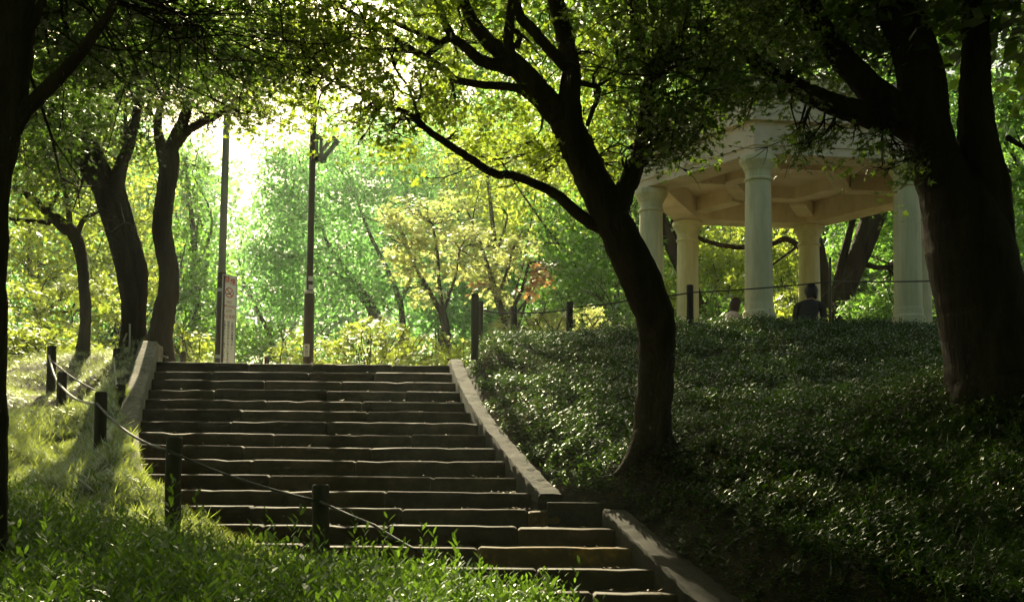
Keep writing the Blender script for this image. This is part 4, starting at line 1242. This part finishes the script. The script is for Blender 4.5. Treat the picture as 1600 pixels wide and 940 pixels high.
rope([tie(pE, 556), tie(pD, 600)], .012, 'rope', 'pale rope running from the leftmost post to its neighbour')
rope([tie(pD, 600), tie(pC, 631)], .012, 'rope', 'pale rope between the second post and the middle post of the left bank')
rope([tie(pC, 631), tie(pB, 705)], .011, 'rope_dark', 'dark rope dropping from the middle post to the tallest left post')
rope([tie(pB, 705), tie(pA, 783)], .010, 'rope_dark', 'thin rope from the tallest left post to the short post in the azaleas')
rope([tie(pA, 783), at(585, 820, 7.0), at(652, 860, 6.6)], .010, 'rope_dark', 'rope leaving the short post and sinking into the azaleas', sag=.02)
rope([tie(pE, 560), tie(pF, 622)], .010, 'rope_dark', 'dark rope crossing the shaded turf to the low post by the kerb')
rope([tie(pF, 606, -4), tie(pG, 560)], .012, 'rope', 'pale rope between the two low posts in the turf')
rope([tie(pG, 556, 4), at(188, 544, 14.4), at(198, 521, 14.0)], .012, 'rope', 'bright slack rope end rising from the low post to the joined stems', sag=.02)
rope([at(203, 506, 14.0), at(203, 541, 14.0)], .012, 'rope', 'pale rope hanging straight down in front of the joined stems', sag=0)
rope([at(203, 534, 14.2), at(214, 542, 14.6), tie(pH, 541)], .011, 'rope', 'pale rope reaching the small post between the trunks', sag=.04)
rope([tie(pH, 543), at(245, 553, 15.0), at(262, 558, 14.9)], .013, 'rope', 'pale rope sloping over the head of the left kerb', sag=.03)
rope([tie(qB, 484), tie(qC, 490)], .011, 'rope_dark', 'thin rope from the thin post to the next on the right crest')
rope([tie(qC, 489), tie(qD, 484)], .011, 'rope_dark', 'thin rope between the two crest posts right of the stairs')
rope([tie(qD, 482), at(985, 469, 17.0), tie(qE, 458)], .011, 'rope_dark', 'thin rope passing behind the leaning maple trunk', sag=.03)
rope([tie(qE, 458), at(1297, 440, 17.35)], .011, 'rope_dark', 'thin rope crossing in front of the front column to the stake', sag=.02)
rope([at(1297, 440, 17.35), at(1490, 438, 15.5)], .011, 'rope_dark', 'thin rope from the stake to the massive forked trunk', sag=.01)

# ------------------------------------------------------------------ pavilion
PC = np.array([5.73, 23.5]); PR = 2.9; PA = -.415
ZF, ZC = 4.62, 7.98
pav = tag(empty('pavilion', (PC[0], PC[1], ZF), 0), 'six sided cream concrete pavilion on round columns at the top of the right bank', 'pavilion')


def hexpt(k, rad, c=PC):
    a = PA + R(60 * k)
    return np.array([c[0] + rad * math.sin(a), c[1] - rad * math.cos(a)])


def hexring(name, r0, r1, z0, z1, m, parent=pav, parts=True, bevel=.012, label=None):
    """Ring wall between inradius-like corner radii r0 < r1; one piece per side."""
    out = []
    for k in range(6):
        a0, a1 = hexpt(k, r0), hexpt(k + 1, r0)
        b0, b1 = hexpt(k, r1), hexpt(k + 1, r1)
        mb = MB()
        V = [(*a0, z0), (*a1, z0), (*b1, z0), (*b0, z0), (*a0, z1), (*a1, z1), (*b1, z1), (*b0, z1)]
        mb.add(V, [(0, 1, 2, 3), (7, 6, 5, 4), (0, 4, 5, 1), (2, 6, 7, 3), (1, 5, 6, 2), (3, 7, 4, 0)])
        out.append(mb.build(name, m, parent))
    return out


def hexslab(name, rad, z0, z1, m, bevel=0.0):
    mb = MB()
    V = [(*hexpt(k, rad), z0) for k in range(6)] + [(*hexpt(k, rad), z1) for k in range(6)]
    mb.add(V, [tuple(range(6))[::-1], tuple(range(6, 12))] + [(k, (k + 1) % 6, 6 + (k + 1) % 6, 6 + k) for k in range(6)])
    return mb.build(name, m, pav, bevel=bevel)


hexslab('floor', PR + .75, ZF - .5, ZF, M['bounce_ground'], .02)
mb = MB(); mb.box((6.5, 29.6, ZF - .055), (13, 4.6, .03))  # added pale slab that bounces sun up to the pavilion ceiling
tag(mb.build('bounce_ground', M['bounce_ground']), 'pale ground slab added behind the pavilion to bounce sunlight into it', kind='structure')
prof = [(.30, 0), (.30, .42), (.275, .45), (.268, .50), (.272, .55), (.265, .58), (.258, .60), (.256, 1.2), (.250, 1.9), (.243, 2.5), (.236, 2.86), (.236, 2.88),
        (.262, 2.895), (.268, 2.915), (.262, 2.935), (.238, 2.95), (.238, 3.06), (.250, 3.09), (.262, 3.10), (.268, 3.12), (.285, 3.16), (.310, 3.20), (.322, 3.22), (.338, 3.235), (.345, 3.26), (.345, 3.32), (.338, 3.345), (.32, 3.352)]
for k in range(6):
    p = hexpt(k, PR)
    mb = MB()
    sh = [q for q in prof if .6 <= q[1] <= 2.88]
    mb.lathe((p[0], p[1], ZF), sh, 40)
    c = mb.build('column', M['column'], pav, smooth=True, auto=30)
    mb = MB(); mb.lathe((p[0], p[1], ZF), [(q[0] + .001, q[1]) for q in prof if q[1] <= .6], 40)
    o = mb.build('column_base', M['column'], None, smooth=True, auto=30)
    o.parent = c
    mb = MB(); mb.lathe((p[0], p[1], ZF), [(q[0] + .001, q[1]) for q in prof if q[1] >= 2.88], 40)
    o = mb.build('capital', M['column'], None, smooth=True, auto=30)
    o.parent = c
hexring('perimeter_beam', PR - .34, PR + .30, ZC, ZC + .62, M['plaster'])
hexring('moulding', PR + .298, PR + .335, ZC + .155, ZC + .195, M['plaster'])
hexring('fascia', PR + .05, PR + .318, ZC + .196, ZC + .60, M['plaster'])
hexring('upper_fascia', PR + .05, PR + .44, ZC + .602, ZC + 1.08, M['plaster'])
hexring('moulding', PR + .05, PR + .48, ZC + 1.082, ZC + 1.13, M['plaster'])
hexring('cornice', PR + .05, PR + .54, ZC + 1.132, ZC + 1.38, M['plaster'])
hexslab('ceiling', PR + .1, ZC + .46, ZC + .56, M['plaster'])
hexslab('roof_slab', PR + .5, ZC + 1.2, ZC + 1.36, M['plaster'])
# beams under the ceiling: a hexagonal ring and six spokes reaching it
hexring('ring_beam', 1.05, 1.42, ZC + .20, ZC + .458, M['plaster'])
for k in range(6):
    a, b = hexpt(k, 1.36), hexpt(k, PR - .30)
    mid = (a + b) / 2; L = np.linalg.norm(b - a)
    mb = MB(); mb.box((mid[0], mid[1], ZC + .30), (L, .34, .32), math.atan2(b[1] - a[1], b[0] - a[0]))
    mb.build('spoke_beam', M['plaster'], pav)


# benches
def bench(x, y, rz, w, label):
    b = tag(empty('bench', (x, y, ZF), rz), label, 'bench')
    mb = MB(); mb.box((0, 0, .19), (w, .42, .08)); o = mb.build('seat', M['column'], None, bevel=.01); o.parent = b
    for s in (-1, 1):
        mb = MB(); mb.box((s * (w / 2 - .2), 0, .075), (.14, .34, .15)); o = mb.build('leg', M['column'], None, bevel=.01); o.parent = b
    return b


bench(5.62, 22.0, 0, 1.3, 'low stone bench under the person in the dark shirt')
bench(4.42, 22.75, R(80), 1.1, 'low stone bench under the person in the pale shirt')


# ------------------------------------------------------------------ people
def skin_graph(name, verts, edges, m, parent, root=0, sub=2, flat=True):
    """verts: (x, y, z, rx[, ry]); one continuous skinned surface."""
    me = bpy.data.meshes.new(name)
    me.from_pydata([v[:3] for v in verts], edges, [])
    o = bpy.data.objects.new(name, me)
    COL.objects.link(o)
    o.modifiers.new('skin', 'SKIN')
    sk = me.skin_vertices[0].data
    for i, v in enumerate(verts):
        sk[i].radius = (v[3], v[4] if len(v) > 4 else v[3])
    sk[root].use_root = True
    s = o.modifiers.new('sub', 'SUBSURF'); s.levels = sub; s.render_levels = sub
    dg = bpy.context.evaluated_depsgraph_get()
    me2 = bpy.data.meshes.new_from_object(o.evaluated_get(dg))
    bpy.data.objects.remove(o)
    me2.materials.clear()
    me2.polygons.foreach_set('use_smooth', [True] * len(me2.polygons))
    me2.name = name
    q = bpy.data.objects.new(name, me2); me2.materials.append(m)
    COL.objects.link(q); q.parent = parent
    return q


def head_mesh(mb, c, yaw, pitch=0.0, s=1.0):
    """Egg shaped head with brow, nose, mouth, chin and ears; looks along +y before turning."""
    Mx = Matrix.Rotation(yaw, 3, 'Z') @ Matrix.Rotation(pitch, 3, 'X')
    n, m = 20, 14
    V, Fs = [], []
    for i in range(m + 1):
        th = math.pi * i / m
        for k in range(n):
            a = 2 * math.pi * k / n
            x, y, z = math.sin(th) * math.cos(a), math.sin(th) * math.sin(a), math.cos(th)
            px, py, pz = x * .075, y * .095, z * .118
            if z < 0:
                px *= 1 + z * .28; py *= 1 + z * .12; py += -z * .012 * (1 if y > 0 else .2)
            if y > .8 and abs(x) < .35:
                f = (1 - abs(x) / .35)
                if -.42 < z < .15: py += .024 * f * (1 - abs(z + .22) / .38 if abs(z + .22) < .38 else 0)
                if -.62 < z < -.45: py += .006 * f
            if y > .6 and .12 < z < .3: py += .004
            if y > .6 and .02 < z < .14 and .2 < abs(x) < .55: py -= .006
            if abs(x) > .93 and -.25 < z < .2: px += .014 * math.copysign(1, x); py -= .01
            V.append(Mx @ Vector((px * s, py * s, pz * s)) + Vector(c))
    for i in range(m):
        for k in range(n):
            a, b = i * n + k, i * n + (k + 1) % n
            Fs.append((a, a + n, b + n, b))
    mb.add(V, Fs)


def hair_mesh(c, yaw, pitch, s, length, m, parent, puff=.022):
    """Hair as a thick shell over the skull with a fringe and a hem, open at the face."""
    Mx = Matrix.Rotation(yaw, 3, 'Z') @ Matrix.Rotation(pitch, 3, 'X')
    n, rows = 36, 16
    mb = MB(); V, Fs = [], []
    rr = np.random.default_rng(5)
    for i in range(rows + 1):
        t = i / rows
        for k in range(n):
            a = 2 * math.pi * k / n
            front = max(0, math.sin(a))
            th_end = R(95) * (1 - front ** 1.5) + R(58) * front ** 1.5
            th = t * (th_end + (R(28) if front < .4 else 0))
            pf = puff * (.7 + .5 * math.sin(math.pi * min(1, t * 1.1))) + rr.normal(0, .0012)
            x = math.sin(th) * math.cos(a) * (.075 + pf); y = math.sin(th) * math.sin(a) * (.095 + pf); z = math.cos(th) * (.118 + pf)
            if t > .7 and front < .4:
                z -= (t - .7) / .3 * length * (1 + .25 * math.sin(a * 9) * (t > .9) + .15 * math.sin(a * 23 + 1)); x *= 1 - (t - .7) * .5; y *= 1 - (t - .7) * .45
            V.append(Mx @ Vector((x * s, y * s, z * s)) + Vector(c))
    for i in range(rows):
        for k in range(n):
            p, q = i * n + k, i * n + (k + 1) % n
            Fs.append((p, p + n, q + n, q))
    mb.add(V, Fs)
    o = mb.build('hair', m, None, smooth=True)
    sd = o.modifiers.new('thick', 'SOLIDIFY'); sd.thickness = .012 * s; sd.offset = -1
    o.parent = parent
    return o


def person(name_label, loc, rz, lean, seed, shirt, hair, hlen, s=1.0, arm_out=.0, head_yaw=0.0, head_pitch=0.0, strap=False, side=0.0, wd=1.0):
    """Seated figure; faces +y locally, origin on the floor below the seat."""
    p = tag(empty('person', loc, rz), name_label, 'person')
    sh = .22
    L = lean
    hip = np.array([0, 0, sh + .10])
    def tor(h): return np.array([side * h, math.sin(L) * h, hip[2] + math.cos(L) * h])
    chest, neck = tor(.30), tor(.47)
    hd = neck + np.array([side * .12, .05 + .05 * math.sin(L), .155])
    v, e = [], []

    def A(q, r, r2=None, frm=None):
        v.append((*q, r, r2 or r)); i = len(v) - 1
        if frm is not None: e.append((frm, i))
        return i
    root = A(hip, .15, .12)
    w = A(tor(.15), .13 * wd, .10, root)
    ch = A(chest, .155 * wd, .11, w)
    nb = A(tor(.42), .09, .08, ch)
    nk = A(neck, .052, .052, nb)
    A(neck + (hd - neck) * .6, .05, .05, nk)
    legs, arms = [], []
    for sx in (-1, 1):
        h = A(hip + np.array([sx * .09, .05, -.02]), .09, .085, root)
        k = A(np.array([sx * .15, .42, .47]), .062, .062, h)
        an = A(np.array([sx * .14, .62, .10]), .038, .038, k)
        hl = A(np.array([sx * .14, .60, .045]), .038, .034, an)
        A(np.array([sx * .16, .78, .035]), .038, .024, hl)
        so = tor(.40) + np.array([sx * .17 * wd, 0, -.01 * (wd > 1)])
        a0 = A(so, .058, .055, nb)
        el = so + np.array([sx * (.08 + arm_out), .08, -.27])
        a1 = A(el, .040, .040, a0)
        wr = el + np.array([-sx * (.06 + arm_out * .5), .24, -.03])
        a2 = A(wr, .026, .024, a1)
        pm = wr + np.array([-sx * .02, .07, -.01])
        a3 = A(pm, .034, .016, a2)
        for f in range(4):
            fl = (.075, .085, .08, .062)[f]
            b0 = pm + np.array([(f - 1.5) * .018, .045, 0])
            f0 = A(b0, .0095, .0095, a3)
            f1 = A(b0 + np.array([0, fl * .5, -.008]), .0088, .0088, f0)
            A(b0 + np.array([0, fl * .8, -.032]), .008, .008, f1)
        t0 = A(pm + np.array([-sx * .035, -.005, -.004]), .011, .011, a3)
        A(pm + np.array([-sx * .055, .035, -.012]), .0095, .0095, t0)
        arms.append((so, el, wr)); legs.append((h, k, an))
    body = skin_graph('body', v, e, M['skin'], p)
    skin_only = body.data.copy()
    mb = MB()
    yaw = head_yaw
    head_mesh(mb, hd, yaw, head_pitch, 1.02)
    me = bpy.data.meshes.new('h'); me.from_pydata(mb.v, [], mb.f)
    bm = bmesh.new(); bm.from_mesh(body.data); bm.from_mesh(me)
    bmesh.ops.recalc_face_normals(bm, faces=bm.faces)
    bm.to_mesh(body.data); bm.free()
    body.data.polygons.foreach_set('use_smooth', [True] * len(body.data.polygons))
    hair_mesh(hd + np.array([0, -.004, .008]), yaw, head_pitch, 1.16, hlen, M[hair], p)
    # the shirt follows the body: torso and upper sleeves lifted off the skin
    segs = [(hip, tor(.42), 'T'), (tor(.42), hd, 'N')]
    for (so, el, wr), (h_, k_, a_) in zip(arms, legs):
        segs += [(tor(.42), so, 'T'), (so, el, 'S'), (el, wr, 'F'), (wr, wr + np.array([0, .2, 0]), 'F')]
    for sx in (-1, 1):
        segs.append((hip + np.array([sx * .09, .05, -.02]), np.array([sx * .15, .42, .47]), 'L'))

    def owner(q):
        best = (9, '', 0)
        for a_, b_, tg in segs:
            d_ = b_ - a_; t_ = float(np.clip(np.dot(q - a_, d_) / np.dot(d_, d_), 0, 1))
            dd_ = np.linalg.norm(q - a_ - d_ * t_)
            if dd_ < best[0] - 1e-4: best = (dd_, tg, t_)
        return best
    bm = bmesh.new(); bm.from_mesh(skin_only)
    bm.normal_update()
    kill = []
    for f_ in bm.faces:
        o_ = owner(np.array(f_.calc_center_median()))
        if o_[1] in 'FL' or (o_[1] == 'S' and o_[2] > .8) or (o_[1] == 'N' and o_[2] > .22): kill.append(f_)
    bmesh.ops.delete(bm, geom=kill, context='FACES')
    nrm = {v_.index: v_.normal.copy() for v_ in bm.verts}
    for v_ in bm.verts: v_.co += nrm[v_.index] * .016
    sm_ = bpy.data.meshes.new('shirt'); bm.to_mesh(sm_); bm.free()
    sm_.materials.clear(); sm_.materials.append(M[shirt])
    sm_.polygons.foreach_set('use_smooth', [True] * len(sm_.polygons))
    so_ = bpy.data.objects.new('shirt', sm_); COL.objects.link(so_); so_.parent = p
    v, e = [], []
    r0 = A(hip, .155, .125)
    A(hip + np.array([0, 0, .08]), .15, .12, r0)
    for sx in (-1, 1):
        h = A(hip + np.array([sx * .09, .05, -.02]), .105, .1, r0)
        k = A(np.array([sx * .15, .42, .47]), .08, .08, h)
        A(np.array([sx * .14, .615, .13]), .06, .06, k)
    skin_graph('trousers', v, e, M['trousers'], p)
    for sx in (-1, 1):
        mb = MB()
        mb.tube(spline([(sx * .14, .56, .04), (sx * .145, .64, .045), (sx * .155, .75, .035), (sx * .16, .83, .03)], 4), [.05] * 5 + [.052] * 4 + [.04] * 4, 12)
        o = mb.build('shoe', M['trousers'], None, smooth=True); o.parent = p
    if strap:
        a, b = tor(.30), tor(.44)
        mb = MB()
        pts = [np.array([-.10, -.165, hip[2] + .02]) + np.array([0, math.sin(L) * .05, 0]), tor(.22) + np.array([-.10, -.145, 0]), tor(.38) + np.array([-.095, -.12, 0]), tor(.455) + np.array([-.10, -.02, .025]), tor(.40) + np.array([-.11, .13, 0])]
        mb.tube(spline(pts, 5), .011, 6)
        o = mb.build('bag_strap', M['strap'], None, smooth=True); o.parent = p
    p.scale = (s, s, s)
    return p


wm = at(1143, 480, 22.8)
person('person in pale pink top with short brown hair and shoulder strap, left of front column', (wm[0] - .12, 22.75, ZF - .02), R(-70), .34, 1,
       'shirt_pale', 'hair_brown', .075, 1.0, 0.02, R(0), R(-8), True)
mn = at(1262, 470, 22.0)
person('person in dark shirt with black hair, seated back to us right of front column', (mn[0] - .05, 21.95, ZF - .02), R(-14), .26, 2,
       'shirt_dark', 'hair_black', .03, 1.14, -.045, R(30), R(-16), False, side=.16, wd=1.22)

# ------------------------------------------------------------------ lamp post, sign pole
b0 = at(481, 607, 17.0)
lp = tag(empty('lamp_post', (b0[0], b0[1], ZTOP)), 'slim brown lamp post behind the top step with an angular bracket near its top', 'lamp post')


def pole_part(name, p0, p1, r0, r1, m, parent, n=20):
    mb = MB(); mb.tube([p0, (np.asarray(p0) + np.asarray(p1)) / 2, p1], [r0, (r0 + r1) / 2, r1], n)
    return mb.build(name, m, parent, smooth=True, auto=40)


a, c, d = at(480.5, 612, 17), at(483.5, 456, 17), at(491, 130, 17)
pole_part('lower_tube', a, c, .083, .075, M['pole'], lp)
pole_part('upper_tube', c, d, .050, .046, M['pole'], lp)
mb = MB(); mb.lathe((c[0], c[1], c[2] - .03), [(.079, 0), (.084, .01), (.084, .03), (.072, .045), (.055, .05)], 20)
mb.build('collar', M['metal'], lp, smooth=True, auto=30)
for yy in (436, 449):
    q = at(484.5, yy, 17)
    mb = MB(); mb.lathe((q[0], q[1], q[2] - .035), [(.0515, 0), (.0515, .07)], 20, caps=False)
    mb.build('band', M['white'], lp, smooth=True)
q = at(481, 548, 17)
mb = MB(); mb.box((q[0] - .005, q[1] - .083, q[2]), (.085, .012, .185))
st = mb.build('sticker', M['white'], lp)
mb = MB()
for dz, w in ((.07, .05), (.01, .055), (-.01, .05), (-.03, .055), (-.05, .045), (-.07, .055)):
    mb.box((q[0] - .005, q[1] - .0895, q[2] + dz), (w, .002, .008))
mb.box((q[0] - .005, q[1] - .0895, q[2] + .043), (.03, .002, .022))
o = mb.build('print', M['ink'], None); o.parent = st
# bracket: box clamp, plate, two slanted rails closed by a cap
def bar(mb, p, q, w, t):
    p, q = Vector(p), Vector(q); d_ = (q - p); L = d_.length
    mb.box((p + q) / 2, (t * .5, w, L), M=d_.to_track_quat('Z', 'Y').to_matrix())


mb = MB()
u = lambda x, y, dy=0: Vector(at(x, y, 17.0)) + Vector((0, dy, 0))
bar(mb, u(494.5, 212), u(495, 253), .05, .10); bar(mb, u(502, 218), u(501.5, 244), .045, .09); bar(mb, u(493, 247), u(510, 248), .10, .10); bar(mb, u(493, 214), u(504, 217), .05, .095)
mb.build('bracket', M['polegrey'], lp)
mb = MB()
bar(mb, u(503, 251), u(527, 221), .055, .13); bar(mb, u(502, 238), u(519, 216), .04, .13); bar(mb, u(528, 223), u(520, 214), .06, .131); bar(mb, u(500, 240), u(506, 254), .09, .128)
mb.build('floodlight_frame', M['polegrey'], lp)

b1 = at(340, 625, 18.0)
sp = tag(empty('sign_pole', (b1[0], b1[1], ZTOP)), 'tall grey brown pole behind the top step that carries the no smoking sign', 'pole')
a, c, d = at(340, 632, 18), at(346.5, 426, 18), at(355.5, 150, 18)
pole_part('lower_tube', a, c, .070, .066, M['pole'], sp)
pole_part('upper_tube', c, d, .060, .056, M['polegrey'], sp)

sg_c = at(358.5, 540, 18.02)
tl, tr, bl_, br_ = at(346.8, 428, 17.95), at(369.5, 434.5, 18.18), None, None
Wd = Vector(tr - tl); Wd.z = 0
ang = math.atan2(Wd.y, Wd.x); Wl = Wd.length
ztop_s = at(358, 431, 18.05)[2]; zbot = ZTOP + .25
sgn = tag(empty('no_smoking_sign', (float(tl[0] + tr[0]) / 2, float(tl[1] + tr[1]) / 2, zbot), ang), 'tall narrow cream no smoking sign with red emblem and vertical lettering, fixed to the pole', 'sign')
H = ztop_s - zbot


def put(mb, name, m, parent, **k):
    o = mb.build(name, m, None, **k); o.parent = parent
    return o


mb = MB(); mb.box((0, 0, H / 2), (Wl, .03, H)); put(mb, 'panel', M['sign'], sgn, bevel=.004)
mb = MB()
for sx in (-1, 1): mb.box((sx * (Wl / 2 - .006), -.003, H / 2), (.016, .042, H + .016))
mb.box((0, -.003, H + .004), (Wl - .03, .041, .016)); put(mb, 'frame', M['metal'], sgn)
for zz in (.3, H - .25):
    mb = MB(); mb.box((-Wl / 2 - .03, .0, zz), (.07, .035, .05)); put(mb, 'clamp', M['metal'], sgn)


def text(s, x, z, size, m, name='lettering', xs=1.0):
    cu = bpy.data.curves.new('lettering', 'FONT')
    cu.body = s; cu.size = size; cu.align_x = 'CENTER'; cu.align_y = 'CENTER'; cu.extrude = .0006; cu.offset = size * .012
    o = bpy.data.objects.new(name, cu); COL.objects.link(o)
    dg = bpy.context.evaluated_depsgraph_get()
    me = bpy.data.meshes.new_from_object(o.evaluated_get(dg))
    bpy.data.objects.remove(o)
    me.materials.clear(); me.materials.append(m)
    q = bpy.data.objects.new(name, me); COL.objects.link(q)
    q.parent = sgn; q.location = (x, -.0165, z); q.rotation_euler = (R(90), 0, 0); q.scale = (xs, 1, 1)
    return q


pxz = lambda y: (at(358, y, 18.05)[2] - zbot)
text('禁', -Wl * .17, pxz(438), .115, M['red']); text('煙', Wl * .22, pxz(440), .115, M['red'])
zc = pxz(457)
mb = MB()
n = 40
ro, ri = Wl * .29, Wl * .235
V = [(math.cos(2 * math.pi * k / n) * rr_, -.0175, zc + math.sin(2 * math.pi * k / n) * rr_) for rr_ in (ro, ri) for k in range(n)]
V += [(v_[0], -.0155, v_[2]) for v_ in V]
mb.add(V, [(k, (k + 1) % n, n + (k + 1) % n, n + k) for k in range(n)])
mb.box((0, -.0172, zc), (.016, .002, ri * 2), M=Matrix.Rotation(R(-45), 3, 'Y'))
put(mb, 'emblem', M['red'], sgn)
mb = MB(); mb.box((-.012, -.0165, zc - .022), (.085, .002, .016)); mb.box((.03, -.0165, zc + .012), (.006, .002, .04), M=Matrix.Rotation(R(25), 3, 'Y')); mb.box((.045, -.0165, zc + .02), (.006, .002, .04), M=Matrix.Rotation(R(-10), 3, 'Y'))
put(mb, 'emblem_cigarette', M['ink'], sgn)
text('NO', 0, pxz(472), .062, M['redpale']); text('SMOKING', 0, pxz(478.5), .062, M['redpale'], xs=.82)
text('금연', 0, pxz(486), .068, M['redpale']); text('禁止吸烟', 0, pxz(494.5), .068, M['redpale'], xs=.9)
colz = pxz(504)
for x_, s_, st_ in ((Wl * .27, '公園内は禁煙です。', 0), (0, '周囲の方のめいわくになるので喫煙', .0), (-Wl * .28, '喫煙者の皆様ご協力ください', 0)):
    for i_, ch_ in enumerate(s_):
        zz = colz - i_ * .050
        if zz > .05:
            text(ch_, x_, zz, .050, M['ink'])

# ------------------------------------------------------------------ air
hz, nt, b_, o_ = mat('haze')
nt.nodes.remove(b_)
pv = N(nt, 'ShaderNodeVolumePrincipled')
pv.inputs['Color'].default_value = (.88, 1.0, .92, 1)
pv.inputs['Density'].default_value = HAZE
pv.inputs['Anisotropy'].default_value = .74
nt.links.new(pv.outputs['Volume'], o_.inputs['Volume'])
mb = MB(); mb.box((0, 45, 17.5), (240, 150, 43))
hb = mb.build('haze', hz)
tag(hb, 'thin bright haze filling the air under and beyond the trees', kind='stuff')
